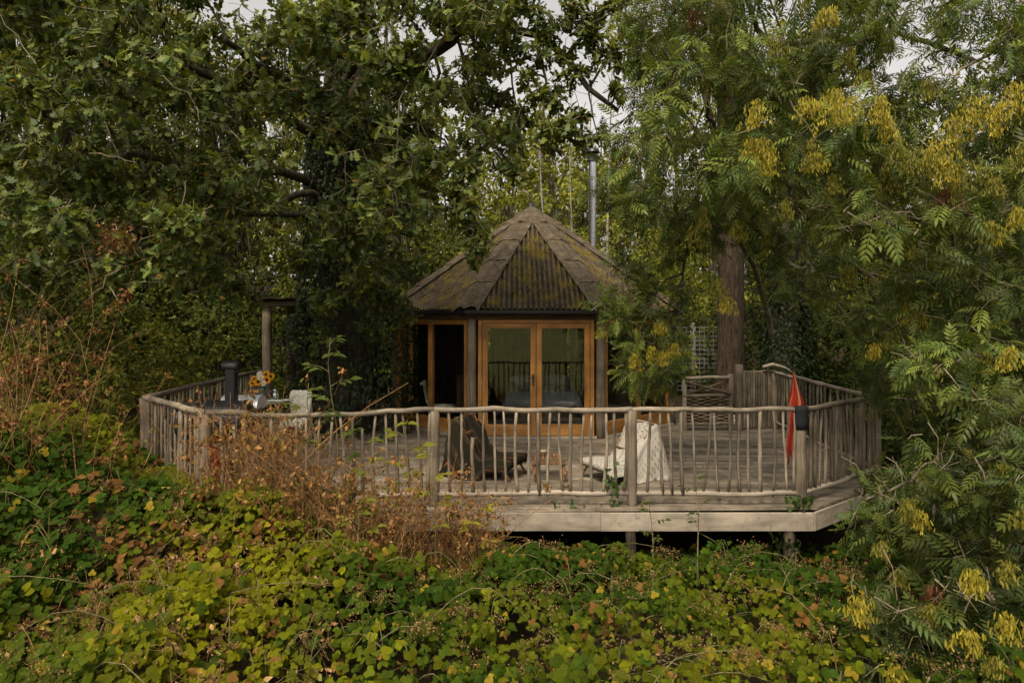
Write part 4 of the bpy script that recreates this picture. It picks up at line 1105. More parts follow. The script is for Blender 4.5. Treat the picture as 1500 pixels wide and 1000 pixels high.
def frames(t, n):
    t = unit(t); x = unit(np.cross(t, n)); n2 = np.cross(x, t)
    return np.stack([x, t, n2], -1)
def leaves_mesh(name, tmpl, pos, dirs, nrm, size, tint, mat, origin, vary=0.0):
    V0, T0 = tmpl; n = len(pos)
    Rm = frames(dirs, nrm)
    W = np.broadcast_to(V0[None], (n,) + V0.shape)
    if vary:
        sc = np.ones((n, 1, 3)); sc[:, 0, 0] = rng.uniform(1 - vary, 1 + vary, n); sc[:, 0, 2] = rng.uniform(-0.4, 2.2, n)
        W = W * sc
    V = np.einsum('nij,nvj->nvi', Rm, W) * np.asarray(size)[:, None, None] + (pos - np.asarray(origin))[:, None]
    T = T0[None] + (np.arange(n) * len(V0))[:, None, None]
    tt = np.repeat(tint, len(V0), axis=0)
    return raw_mesh(name, V.reshape(-1, 3), T.reshape(-1, 3), mat, tt)
def tints(n, base, alt, p=0.5, var=0.25, rare=None, rp=0.0):
    base, alt = np.array(base), np.array(alt)
    f = rng.beta(1.2, 1.2 * (1 - p) / max(p, 1e-3), n)[:, None]
    c = base + (alt - base) * f
    c = c * (1 + rng.normal(0, var, (n, 1))).clip(0.35, 1.9)
    if rare is not None:
        m = rng.random(n) < rp; c[m] = np.array(rare) * rng.uniform(0.6, 1.3, (m.sum(), 1))
    return c
def in_view(p, pad=0):
    x, y_ = to_px(p); return (x > -pad) & (x < 1500 + pad) & (y_ > -pad) & (y_ < 1000 + pad) & (p[:, 1] > 0.5)
def single_leaves(parent, origin, tmpl, pos, dirs, nrm, size, tint, mat, n, name="leaf"):
    """The n leaves that show largest become objects of their own; returns the mask of the rest."""
    d = np.linalg.norm(pos - CAMP, axis=1) / size; d[~in_view(pos)] = 1e9
    idx = np.argsort(d)[:n]; idx = idx[d[idx] < 1e8]
    kinds = []
    for k in range(10):
        j = idx[rng.integers(len(idx))]; kinds.append(raw_mesh(name, tmpl[0], tmpl[1], mat, np.repeat(tint[j:j + 1], len(tmpl[0]), axis=0)))
    F = frames(dirs[idx], nrm[idx])
    for q, j in enumerate(idx):
        o = bpy.data.objects.new(name, kinds[rng.integers(10)]); COL.objects.link(o); o.parent = parent
        M = np.eye(4); M[:3, :3] = F[q] * size[j]; M[:3, 3] = pos[j] - np.asarray(origin)
        o.matrix_local = Matrix(M.tolist())
    keep = np.ones(len(pos), bool); keep[idx] = False
    return keep
def curve_pts(a, b, n=8, sag=0.0, amp=0.1, seed=0.0):
    a, b = np.array(a, float), np.array(b, float); L = np.linalg.norm(b - a); out = []
    for i in range(n):
        t = i / (n - 1); e = math.sin(math.pi * t)
        p = a + (b - a) * t + np.array([0, 0, sag * e])
        p = p + amp * L * e ** 0.5 * 0.5 * np.array([noise.noise((seed, t * 3, 1.1)), noise.noise((seed, t * 3, 5.1)), noise.noise((seed, t * 3, 9.1))])
        out.append(p)
    return np.array(out)
def limb(name, pts, r0, r1, mat, parent, origin, sides=9, jit=0.05):
    k = len(pts); return MB(origin).tube(pts, np.linspace(r0, r1, k), sides, jit=jit).build(name, mat, parent, smooth=True)
def resample(pts, k=4):
    """Resample a limb so that side branches leave it all along its length."""
    pts = np.asarray(pts); f = np.linspace(0, len(pts) - 1, (len(pts) - 1) * k + 1); i0 = np.minimum(f.astype(int), len(pts) - 2)
    return pts[i0] + (pts[i0 + 1] - pts[i0]) * (f - i0)[:, None]
def near(p, nodes):
    d = np.linalg.norm(nodes - p, axis=1); best = np.argsort(d)[:7]
    return nodes[best[rng.integers(len(best))]]

def spray_crown(centres, radii, n_sprays, twig_len, leaves_per, out_bias=0.7, up=0.0, droop=0.25, spread=1.0, tocam=0.15):
    """Sprays of leaves through blob volumes. Returns leaf positions, axes, normals and the twig paths."""
    Pp, Dd, Nn, TW, BL = [], [], [], [], []
    for c, r, n in zip(centres, radii, n_sprays):
        u = unit(rng.normal(size=(n, 3))); rr = rng.random((n, 1)) ** 0.45
        p = c + u * rr * r
        o = unit(u * out_bias + rng.normal(size=(n, 3)) * 0.5 + np.array([0, -tocam, up - droop]))
        L = twig_len * rng.uniform(0.6, 1.4, (n, 1))
        start = p - o * L + np.array([0, 0, 0.12]) * L
        mid = (start + p) / 2 + rng.normal(size=(n, 3)) * L * 0.07 + np.array([0, 0, 0.06]) * L
        TW.append(np.stack([start, mid, p], 1))
        m = leaves_per
        t = np.concatenate([rng.uniform(0.25, 1.0, (n, m - 2)), np.ones((n, 2))], 1)[..., None]
        base = np.where(t < 0.5, start[:, None] + (mid - start)[:, None] * t * 2, mid[:, None] + (p - mid)[:, None] * (t - 0.5) * 2)
        side = unit(np.cross(np.broadcast_to(o[:, None], (n, m, 3)), rng.normal(size=(n, m, 3))))
        ld = unit(o[:, None] * 0.55 + side * spread + np.array([0, 0, -droop * 0.8]))
        ln = unit(np.array([0, -0.35, 1.0]) + rng.normal(size=(n, m, 3)) * 0.45 + u[:, None] * 0.25)
        Pp.append(base.reshape(-1, 3)); Dd.append(ld.reshape(-1, 3)); Nn.append(ln.reshape(-1, 3)); BL.append(np.full(n * m, len(BL)))
    return np.vstack(Pp), np.vstack(Dd), np.vstack(Nn), np.vstack(TW), np.concatenate(BL)
def crown_lod(parent, origin, hi, lo, dmax, p, d, n_, s, t, mat, vary):
    """One crown mesh: fully cut leaves in front, simpler ones behind and above the picture."""
    _, yy = to_px(p); near_ = (p[:, 1] < dmax) & (yy > -60)
    parts = []
    me = [leaves_mesh("crown", tm, p[m], d[m], n_[m], s[m], t[m], mat, origin, vary) for tm, m in ((hi, near_), (lo, ~near_)) if m.any()]
    for m_ in me:
        o = link("crown", m_, parent); o["kind"] = "stuff"
def grow_branches(blobs, nodes, r0=0.024, r1=0.006):
    """Join every leaf clump to the nearest wood, limb or clump already joined, so that branches fork as they do in a tree."""
    nodes = [np.asarray(q) for q in nodes]; rad = [r0] * len(nodes); left = list(range(len(blobs))); paths, rr = [], []
    NA = np.array(nodes); dist = np.array([np.min(np.linalg.norm(NA - b, axis=1)) for b in blobs]); who = np.array([np.argmin(np.linalg.norm(NA - b, axis=1)) for b in blobs])
    while left:
        i = min(left, key=lambda q: dist[q]); left.remove(i); a = nodes[who[i]]; b = blobs[i]; ra = max(rad[who[i]] * 0.82, r1 * 1.4)
        L = np.linalg.norm(b - a); pts = [a + (b - a) * s + np.array([0, 0, 0.10 * L]) * math.sin(math.pi * s) + rng.normal(size=3) * 0.05 * L * math.sin(math.pi * s) for s in np.linspace(0, 1, 5)]
        paths.append(pts); rr.append(np.linspace(ra, max(ra * 0.6, r1), 5))
        for q, p in enumerate(pts[1:]):
            nodes.append(p); rad.append(rr[-1][q + 1]); j = len(nodes) - 1
            for k in left:
                dd = np.linalg.norm(blobs[k] - p)
                if dd < dist[k]: dist[k] = dd; who[k] = j
    return many_tubes(np.array(paths), np.array(rr), 5)
def region_blobs(x0, x1, y0, y1, d0, d1, step, gaps=(), keep=1.0, fn=None):
    out = []
    for px_ in np.arange(x0, x1, step):
        for py_ in np.arange(y0, y1, step):
            x, y_ = px_ + rng.uniform(-.5, .5) * step, py_ + rng.uniform(-.5, .5) * step
            if rng.random() > keep: continue
            if any(((x - g[0]) / g[2]) ** 2 + ((y_ - g[1]) / g[3]) ** 2 < 1 for g in gaps): continue
            if fn and not fn(x, y_): continue
            out.append(P(x, y_, rng.uniform(d0, d1)))
    return out
def twigs(name, TW, r0, r1, mat, parent, origin):
    rad = np.stack([np.full(len(TW), r0), np.full(len(TW), (r0 + r1) / 2), np.full(len(TW), r1)], 1)
    V, T = many_tubes(TW, rad, 3)
    o = link(name, raw_mesh(name, V - np.asarray(origin), T, mat), parent); o["kind"] = "stuff"; return o

# ------------------------------------------------------------------ the great oak on the left, its trunk wrapped in ivy
O_OAK = np.array([-3.15, 13.1, -0.35])
oak = thing("oak_tree", O_OAK, "great oak with ivy-wrapped trunk spreading dark lobed leaves over the left", "tree")
tr_pts = np.array([(-3.15, 13.1, -0.5), (-3.12, 13.08, 1.0), (-3.2, 13.1, 2.6), (-3.3, 13.0, 4.2), (-3.25, 12.9, 5.6), (-3.1, 12.8, 7.2), (-3.0, 12.7, 9.5)])
MB(O_OAK).tube(tr_pts, [0.62, 0.5, 0.46, 0.44, 0.42, 0.36, 0.25], 16, jit=0.05).build("trunk", M_OAKB, oak, smooth=True)
nodes = [tr_pts[3:]]
limbs = [((-3.2, 12.95, 5.3), P(200, 120, 9.5), .17, .05), ((-3.3, 13.0, 4.5), P(90, 260, 8.6), .15, .04), ((-3.25, 12.9, 5.2), P(330, 60, 8.4), .15, .05),
         ((-3.3, 13.0, 4.3), P(300, 330, 9.4), .11, .03), ((-3.1, 12.85, 6.2), P(500, -40, 9.6), .15, .05), ((-3.2, 12.9, 4.9), P(560, 180, 10.4), .10, .03),
         ((-3.25, 12.9, 5.7), P(-40, -20, 8.0), .16, .05), ((-3.25, 12.9, 5.4), P(440, 110, 8.8), .10, .03), ((-3.3, 13, 4.0), P(130, 400, 8.0), .10, .025)]
for i, (a, b, r0, r1) in enumerate(limbs):
    pts = curve_pts(a, b, 10, sag=0.35, amp=0.22, seed=i * 3.1); limb("limb", pts, r0 * 0.7, r1 * 0.7, M_OAKB, oak, O_OAK); nodes.append(resample(pts))
# the dark crooked limb above the roof
crook = np.array([P(545, 102, 11.9), P(585, 92, 11.6), P(612, 84, 11.4), P(640, 72, 11.2), P(662, 58, 11.0), P(668, 48, 10.9), P(690, 42, 10.8), P(735, 40, 10.6), P(790, 52, 10.4), P(830, 85, 10.2), P(862, 130, 10.0), P(905, 162, 9.9)])
pre = np.array([(-3.2, 12.9, 5.4), (-2.9, 12.5, 6.1)])
limb("limb", np.vstack([pre, crook]), 0.17, 0.03, M_OAKB, oak, O_OAK); nodes.append(resample(crook))
for i, (a, b, r) in enumerate([(crook[6], P(800, -30, 10.2), .06), (crook[9], P(900, 20, 9.6), .04), (crook[8], P(800, 200, 9.7), .035), (crook[3], P(640, 240, 9.9), .035), (crook[10], P(935, 60, 9.6), .02), (crook[10], P(880, 230, 9.7), .014), (crook[5], P(700, 330, 9.6), .03), (crook[7], P(770, 250, 9.8), .02)]):
    pts = curve_pts(a, b, 8, sag=0.15, amp=0.3, seed=50 + i); limb("limb", pts, r, 0.008, M_OAKB, oak, O_OAK, 7); nodes.append(resample(pts))
nodes = np.vstack(nodes)
oak_gaps = [(355, 18, 58, 48), (652, 72, 34, 30), (425, 280, 52, 105), (470, 215, 34, 50), (690, 150, 26, 22)]
def oak_ok(x, y_):
    if x < 400: return y_ < 425 + 35 * math.sin(x * 0.02)
    if x < 480: return y_ < 205
    if x < 620: return y_ < 420 - abs(x - 540) * 0.5
    return y_ < 300 - (x - 620) * 0.7
blobs = region_blobs(-70, 760, -80, 440, 7.0, 9.0, 66, oak_gaps, 0.95, oak_ok)
blobs += region_blobs(-70, 740, -80, 420, 9.2, 11.6, 60, oak_gaps[:3], 0.95, oak_ok)
blobs += region_blobs(-160, 620, -220, 0, 7.5, 11.0, 95, (), 0.6)
blobs += [P(*q) for q in [(480, 445, 11.5), (520, 395, 11.3), (560, 445, 11.6), (500, 350, 11.3), (590, 460, 11.7), (470, 500, 11.8), (445, 380, 11.6), (465, 330, 11.5), (545, 490, 11.8)]]
blobs += [P(*q) for q in [(640, 235, 9.9), (660, 285, 9.8), (690, 335, 9.7), (697, 372, 9.6), (672, 310, 9.7), (720, 100, 10.2), (760, 70, 10.1), (795, 140, 10), (765, 170, 10), (735, 205, 9.9), (745, 245, 9.8),
          (800, 60, 10.2), (835, 30, 10), (865, 60, 9.9), (690, 245, 9.8), (800, 205, 9.7), (835, 190, 9.7), (620, 190, 10), (590, 330, 10.8), (560, 390, 11.3), (535, 430, 11.4), (580, 280, 10.6), (600, 400, 11.5), (545, 350, 11.2), (520, 300, 11.0), (640, 30, 10.5), (700, 10, 10.3), (755, 10, 10.4), (690, 95, 10.6), (730, 145, 10.4)]]
blobs += [P(*q) for q in [(700, 62, 10.6), (742, 62, 10.3), (782, 22, 10.3), (822, 82, 10.1), (850, 108, 10), (882, 88, 9.9), (905, 135, 9.8), (925, 28, 9.7), (890, 15, 9.8), (772, 112, 10.1), (815, 152, 9.9), (905, 68, 9.8), (868, 208, 9.8), (848, 170, 9.8), (770, 5, 10.3), (800, 35, 10.2), (845, 5, 10), (870, 45, 9.9), (915, 5, 9.8), (730, 30, 10.4), (940, 75, 9.7), (865, 30, 10), (910, 100, 9.7), (830, 120, 10), (790, 90, 10.2), (660, 130, 10.4), (700, 180, 10.2)]]
blobs = np.array(blobs)
dB = blobs[:, 1]
rad = rng.uniform(0.30, 0.55, len(blobs))[:, None] * np.array([1.15, 1.0, 0.72])
rad[-57:] *= 0.62; rad[-27:] *= 0.85
ns = rng.integers(17, 26, len(blobs)); ns[-57:-27] = 17; ns[-27:] = 9
Lp, Ld, Ln, TW, BL = spray_crown(blobs, rad, ns, 0.26, 10, droop=0.18)
Ls = rng.uniform(0.085, 0.145, len(Lp))
btone = rng.uniform(0.7, 1.25, len(blobs))[BL][:, None]
Lt = tints(len(Lp), (0.052, 0.086, 0.024), (0.158, 0.178, 0.027), 0.42, 0.26, (0.20, 0.14, 0.03), 0.015) * btone
keep = single_leaves(oak, O_OAK, OAK, Lp, Ld, Ln, Ls, Lt, M_LEAFG, 260)
crown_lod(oak, O_OAK, OAK, OAKLO, 8.3, Lp[keep], Ld[keep], Ln[keep], Ls[keep], Lt[keep], M_LEAFG, 0.2)
twigs("twigs", TW, 0.006, 0.0025, M_TWIG, oak, O_OAK)
V, T = grow_branches(blobs, nodes)
o_ = link("branchlets", raw_mesh("branchlets", V - O_OAK, T, M_ASHB, smooth=True), oak); o_["kind"] = "stuff"
# a few bare pale dead twigs among the leaves
DT = []
for (x, y_, x2, y2, d) in [(280, 250, 258, 340, 7.4), (208, 98, 285, 152, 6.9), (285, 152, 292, 178, 6.9), (150, 175, 175, 235, 7.1), (60, 110, 0, 20, 7.2), (505, 230, 503, 285, 8.4), (470, 175, 520, 205, 8.2), (175, 395, 130, 440, 7.0), (160, 420, 180, 462, 7.0), (130, 225, 200, 238, 7.1)]:
    a, b = P(x, y_, d), P(x2, y2, d); DT.append(curve_pts(a, b, 6, 0.02, 0.3, x * 0.1))
V, T = many_tubes(np.array(DT), np.tile(np.linspace(0.008, 0.003, 6), (len(DT), 1)), 5)
o_ = link("dead_twigs", raw_mesh("dead_twigs", V - O_OAK, T, M_TWIG, smooth=True), oak); o_["kind"] = "stuff"; setp(o_, "bare pale dead twigs among the oak leaves")
# dead brown leaf clump caught in the oak
n = 420; pc = P(168, 352, 7.3) + rng.normal(size=(n, 3)) * np.array([0.11, 0.1, 0.09])
o_ = link("dead_leaf_clump", leaves_mesh("dead_leaf_clump", CRUMP, pc, unit(rng.normal(size=(n, 3))), unit(rng.normal(size=(n, 3))), rng.uniform(0.03, 0.06, n), tints(n, (0.17, 0.075, 0.03), (0.28, 0.14, 0.06), 0.5), M_DRYL, O_OAK), oak)
o_["kind"] = "stuff"; setp(o_, "clump of dead brown leaves caught among the green oak leaves")
# ivy skirt round the trunk
ivy = thing("ivy", O_OAK, "dense dark ivy clothing the oak trunk beside the cabin", "ivy")
n = 14000; zt = rng.uniform(0, 1, n) ** 0.85 * 6.6 - 0.3; th = rng.uniform(0, 2 * math.pi, n)
rz_ = np.interp(zt, [-0.3, 0.5, 1.5, 2.4, 3.2, 4.2, 6.6], [1.34, 1.26, 1.16, 1.02, 0.86, 0.70, 0.55])
lump = np.array([noise.noise((math.cos(a) * 1.6, math.sin(a) * 1.6, z * 1.3)) for a, z in zip(th, zt)])
rz_ = rz_ * (1 + 0.32 * lump) - rng.exponential(0.05, n)
cxx = np.interp(zt, tr_pts[:, 2], tr_pts[:, 0]) + np.interp(zt, [0, 3], [0.22, 0.0]); cyy = np.interp(zt, tr_pts[:, 2], tr_pts[:, 1])
rad_ = np.stack([np.cos(th), np.sin(th), np.zeros(n)], 1)
ip = np.stack([cxx, cyy, zt], 1) + rad_ * rz_[:, None]
idr = unit(np.array([0, 0, -0.9]) + rad_ * 0.5 + rng.normal(size=(n, 3)) * 0.4); inn = unit(rad_ + np.array([0, 0, 0.55]) + rng.normal(size=(n, 3)) * 0.3)
o_ = link("ivy_leaves", leaves_mesh("ivy_leaves", IVY, ip, idr, inn, rng.uniform(0.055, 0.11, n), tints(n, (0.016, 0.030, 0.010), (0.042, 0.062, 0.018), 0.35, 0.3), M_LEAFG, O_OAK), ivy); o_["kind"] = "stuff"
st_ = []
for k in range(16):
    a = 2 * math.pi * k / 16; st_.append([np.array([-3.12 + 0.55 * math.cos(a + 0.25 * math.sin(j * 1.3 + k)), 13.08 + 0.55 * math.sin(a + 0.25 * math.sin(j * 1.3 + k)), -0.3 + j * 0.75]) for j in range(8)])
V, T = many_tubes(np.array(st_), np.tile(np.linspace(0.03, 0.012, 8), (16, 1)), 5)
o_ = link("ivy_stems", raw_mesh("ivy_stems", V - O_OAK, T, M_OAKB, smooth=True), ivy); o_["kind"] = "stuff"

# ------------------------------------------------------------------ ashes on the right
def ash_tree(origin, label, trunk, limbs_, blobs, seed, n_single, keys, rads=(0.28, 0.5), per=6, nsp=(10, 15), size=(0.20, 0.31), trunk_r=(0.2, 0.05), shade_=1.0):
    origin = np.array(origin, float)
    t = thing("ash_tree", origin, label, "tree", "ash trees hung with seed keys")
    trunk = np.array(trunk)
    MB(origin).tube(trunk, np.linspace(trunk_r[0], trunk_r[1], len(trunk)), 12, jit=0.05).build("trunk", M_ASHB, t, smooth=True)
    nodes = [resample(trunk[2:], 6)]
    for i, (a, b, r0, r1) in enumerate(limbs_):
        pts = curve_pts(a, b, 9, sag=0.2, amp=0.25, seed=seed + i * 2.3); limb("limb", pts, r0, r1, M_ASHB, t, origin, 8); nodes.append(resample(pts, 5))
    nodes = np.vstack(nodes)
    blobs = np.array(blobs); nb = len(blobs)
    rad = rng.uniform(*rads, nb)[:, None] * np.array([1.1, 1.0, 0.75])
    Lp, Ld, Ln, TW, BL = spray_crown(blobs, rad, rng.integers(nsp[0], nsp[1], nb), 0.24, per, droop=0.22, spread=1.25, up=0.12)
    Ls = rng.uniform(size[0] * 0.72, size[1] * 1.02, len(Lp))
    tone = rng.uniform(0.65, 1.3, nb)[BL][:, None]
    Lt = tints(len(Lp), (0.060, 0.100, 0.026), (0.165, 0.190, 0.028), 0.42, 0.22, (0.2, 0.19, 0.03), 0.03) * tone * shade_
    keep = single_leaves(t, origin, ASH, Lp, Ld, Ln, Ls, Lt, M_LEAFG, n_single)
    crown_lod(t, origin, ASH, ASHLO, 6.9, Lp[keep], Ld[keep], Ln[keep], Ls[keep], Lt[keep], M_LEAFG, 0.15)
    twigs("twigs", TW, 0.007, 0.003, M_TWIG, t, origin)
    V, T = grow_branches(blobs, nodes, 0.02, 0.006)
    o = link("branchlets", raw_mesh("branchlets", V - origin, T, M_TWIG, smooth=True), t); o["kind"] = "stuff"
    for (px_, py_, d, s, kind) in keys:
        s *= 0.58 if d < 5.6 else rng.uniform(0.75, 1.1)
        seed_cluster(t, origin, P(px_, py_, d - 0.7 if d > 5.6 else d - 0.3), s, kind)
    return t
KEYT = (np.array([(0, 0, 0), (-.10, .35, 0), (.10, .35, .02), (-.11, .8, .02), (.11, .8, 0), (0, 1, .04)], float), np.array([[0, 2, 1], [1, 2, 4], [1, 4, 3], [3, 4, 5]]))
def seed_cluster(t, origin, p, s, kind):
    """Bunch of hanging ash keys on branching stalks."""
    s = s * 1.05; n = int(200 * (0.4 + s)); ns_ = 12
    strands = rng.normal(size=(ns_, 3)) * np.array([0.06, 0.06, 0.02]) * s * 1.35
    k = rng.integers(0, ns_, n); h = rng.random(n) ** 0.8
    pos = p + strands[k] * (0.35 + 0.65 * h[:, None]) + np.stack([rng.normal(0, 0.018, n), rng.normal(0, 0.018, n), -h * 0.21 * s * 1.2], 1)
    d = unit(np.array([0, 0, -1.0]) + rng.normal(size=(n, 3)) * 0.28)
    base, alt = ((0.25, 0.225, 0.024), (0.42, 0.345, 0.042)) if kind == 0 else (((0.15, 0.155, 0.025), (0.26, 0.23, 0.035)) if kind == 1 else ((0.09, 0.035, 0.012), (0.16, 0.065, 0.025)))
    o = link("seed_cluster", leaves_mesh("seed_cluster", KEYT, pos, d, unit(rng.normal(size=(n, 3)) + np.array([0, -0.6, 0.2])), rng.uniform(0.036, 0.052, n), tints(n, base, alt, 0.55, 0.2), M_KEYS, origin), t); o["kind"] = "stuff"
    if kind == 2: setp(o, "rusty brown seed cluster")

keysA = [(1215, 128, 6.6, 1.25, 0), (1180, 140, 6.7, 0.9, 0), (1240, 138, 6.6, 1.0, 0), (1288, 140, 6.8, 1.0, 0), (1300, 165, 6.9, .8, 0), (1430, 138, 6.5, 1.2, 0), (1460, 150, 6.5, 1.0, 0), (1405, 165, 6.7, .9, 0), (1490, 118, 6.4, 1.0, 0),
         (1108, 145, 7.0, 0.9, 0), (1112, 200, 7.1, 1.0, 0), (1130, 215, 7.1, .9, 0), (1100, 200, 7.2, .7, 0), (1190, 200, 7.0, 1.0, 1), (1200, 220, 7.0, .8, 0), (1370, 205, 6.7, 1.0, 0), (1385, 225, 6.7, 1.0, 0), (1320, 205, 6.9, 1.0, 1), (1345, 215, 6.8, .9, 1),
         (1400, 255, 6.9, .9, 1), (1420, 230, 6.7, .9, 1), (1460, 255, 6.6, .8, 1), (1210, 8, 7, .8, 0), (1135, 50, 7.4, .8, 1), (1245, 70, 7.4, .7, 1), (1020, 12, 8.0, 1.0, 2), (1385, 275, 6.9, .8, 2), (1300, 250, 7.2, .8, 1), (1220, 255, 7.3, .8, 1), (1030, 300, 8.6, .9, 1), (1015, 330, 8.6, .8, 1),
         (1325, 340, 7.2, .8, 0), (1335, 440, 7.6, .95, 0), (1280, 500, 7.6, .8, 0), (1305, 480, 7.7, .8, 1), (1075, 320, 8.2, .9, 1), (1050, 405, 8.6, 0.9, 1), (1065, 430, 8.6, .7, 0), (1245, 385, 8.0, .8, 1), (1395, 380, 7.6, .8, 1), (1455, 320, 6.6, .8, 0), (1490, 300, 6.4, .8, 0), (1480, 505, 6.4, .9, 0), (1440, 510, 6.8, .7, 1), (1365, 530, 7.0, .6, 1), (1500, 200, 6.2, 1.0, 1), (1270, 100, 7.2, 0.8, 1), (1150, 290, 7.6, .8, 1), (1360, 110, 7.0, .7, 1)]
ash_gaps = [(905, 60, 30, 60), (1275, 105, 34, 24), (1410, 45, 46, 28), (1455, 168, 30, 32), (1120, 470, 110, 130), (1075, 430, 45, 130)]
def ash_ok(x, y_):
    if x < 1000: return y_ < 330 and (x > 930 or 100 < y_ < 20)
    if x < 1120: return y_ < 350
    if x < 1290: return y_ < 330
    return y_ < 600
bl = region_blobs(950, 1580, -80, 620, 6.2, 7.6, 76, ash_gaps, 0.85, ash_ok) + region_blobs(960, 1580, -90, 600, 7.8, 9.8, 72, ash_gaps, 0.9, ash_ok) + region_blobs(1000, 1700, -260, -60, 6.5, 10, 120, (), 0.6)
bl += [P(*q) for q in [(1165, 300, 9.6), (1185, 250, 9.5), (1180, 190, 9.4), (1195, 130, 9.2), (1205, 70, 9.0), (1215, 15, 9.0), (1150, 150, 9.2), (1230, 210, 9.3), (1240, 90, 9.0), (1130, 90, 9.0), (940, 20, 8.6), (965, 70, 8.5), (985, 130, 8.6), (950, 130, 8.9), (1000, 20, 8.3), (1150, 350, 9.4), (1190, 370, 9.3), (1230, 380, 9.2), (1165, 410, 9.6), (1210, 430, 9.5), (1045, 250, 9.3), (1080, 285, 9.2), (1105, 240, 9.0), (1060, 320, 9.4), (1020, 300, 9.5), (1040, 350, 9.5), (1110, 320, 9.0), (990, 330, 9.6), (1075, 200, 9.0), (895, 285, 9.6), (905, 250, 9.5), (925, 215, 9.4), (935, 290, 9.3), (1390, 560, 6.6), (1450, 590, 6.4), (1440, 480, 6.6), (1290, 470, 7.8), (1350, 420, 7.4), (1490, 430, 6.2)]]
TA = (5.63, 14.0, -0.4)
forkA = P(1152, 385, 13.8)
ash_tree(TA, "ash with forked dark trunk whose seed-hung branches fill the upper right", [TA, P(1152, 560, 14.0), P(1150, 460, 14.0), forkA, P(1170, 250, 13.0), P(1200, 60, 12.0), P(1220, -120, 11.0)],
         [(forkA, P(1085, 318, 12.4), .10, .04), (P(1085, 318, 12.4), P(1040, 120, 9.0), .045, .02), (forkA, P(1245, 330, 12.2), .09, .05), (P(1245, 330, 12.2), P(1330, 180, 7.8), .05, .02), (P(1170, 250, 13.0), P(1290, 60, 8.0), .08, .03),
          (P(1170, 250, 13.0), P(1090, 80, 8.2), .06, .02), (P(1200, 60, 12), P(1430, 90, 7.0), .07, .02), (P(1245, 330, 12.2), P(1440, 380, 7.2), .05, .02), (P(1200, 60, 12), P(1010, 10, 8.6), .06, .02), (P(1440, 380, 7.2), P(1420, 560, 6.7), .025, .01), (forkA, P(1300, 440, 8.0), .05, .015)],
         bl, 3.0, 220, keysA, trunk_r=(0.25, 0.10))
# bough reaching over the right side of the cabin
keysB = [(955, 505, 9.9, .9, 0), (972, 512, 9.9, .9, 0), (930, 515, 9.9, .8, 0), (990, 500, 10, .6, 0), (878, 478, 10, .7, 1), (965, 470, 10, .6, 0)]
blB = [P(*q) for q in [(905, 435, 10.1), (945, 405, 10.1), (885, 450, 9.9), (915, 470, 9.8), (945, 455, 9.9), (975, 480, 9.8), (930, 500, 9.8), (960, 535, 9.8), (925, 545, 9.75), (990, 520, 9.8), (1000, 470, 9.9), (950, 425, 10), (990, 430, 10), (985, 380, 10), (1010, 350, 10), (920, 385, 10.1), (975, 560, 9.8)]]
bough_o = (5.42, 13.95, -0.4)
ash_tree(bough_o, "slim ash leaning its seed-hung bough over the cabin's right windows", [bough_o, P(1138, 560, 13.95), P(1128, 470, 13.7), P(1105, 390, 12.8), P(1070, 330, 11.6), P(1030, 330, 10.6)],
         [(P(1030, 330, 10.5), P(1000, 400, 10.0), .03, .02), (P(1000, 400, 10.0), P(935, 490, 9.8), .02, .009), (P(1030, 330, 10.5), P(900, 360, 10.2), .03, .01), (P(1000, 400, 10), P(985, 530, 9.8), .016, .008)],
         blB, 9.0, 40, keysB, rads=(0.2, 0.34), nsp=(9, 13), size=(0.2, 0.29), trunk_r=(0.075, 0.03))
# young ash in front on the right
keysC = [(1258, 870, 4.7, .95, 0), (1470, 675, 4.9, 1.0, 0), (1330, 728, 5.2, .9, 1), (1345, 745, 5.2, .8, 0), (1425, 830, 4.6, .9, 0), (1475, 895, 4.4, 1.0, 0), (1320, 830, 5.0, .7, 1), (1365, 855, 4.9, .7, 2), (1420, 920, 4.5, .8, 0), (1360, 880, 4.8, .7, 1), (1310, 970, 4.6, .8, 0), (1480, 820, 4.5, .7, 1), (1460, 960, 4.4, .7, 1), (1290, 790, 5.2, .6, 1), (1495, 740, 4.7, .7, 1)]
def ashc_ok(x, y_): return x > np.interp(y_, [600, 720, 760, 850, 1100], [1375, 1355, 1310, 1275, 1265])
blC = [P(*q) for q in [(1290, 735, 6.3), (1305, 700, 6.5), (1275, 765, 6.2), (1310, 760, 6.0)]] + region_blobs(1250, 1600, 610, 1080, 4.4, 5.4, 66, (), 0.85, ashc_ok) + region_blobs(1300, 1620, 590, 1080, 5.4, 6.6, 66, (), 0.9, ashc_ok) + region_blobs(1300, 1700, 1080, 1300, 4.4, 5.6, 110)
tC = P(1440, 700, 6.2); tC[2] = -1.5
ash_tree(tC, "young ash filling the lower right beside the deck corner", [tC, P(1440, 960, 6.1), P(1445, 820, 6.0), P(1450, 700, 6.0), P(1445, 600, 6.1)],
         [(P(1445, 820, 6.0), P(1300, 720, 5.2), .03, .01), (P(1440, 960, 6.1), P(1275, 880, 4.9), .03, .01), (P(1450, 700, 6.0), P(1480, 650, 5.0), .03, .01), (P(1440, 960, 6.1), P(1450, 880, 4.7), .03, .01), (P(1440, 960, 6.1), P(1350, 980, 4.9), .03, .01)],
         blC, 21.0, 220, keysC, rads=(0.2, 0.36), nsp=(9, 14), size=(0.17, 0.26), trunk_r=(0.07, 0.03), shade_=0.62)

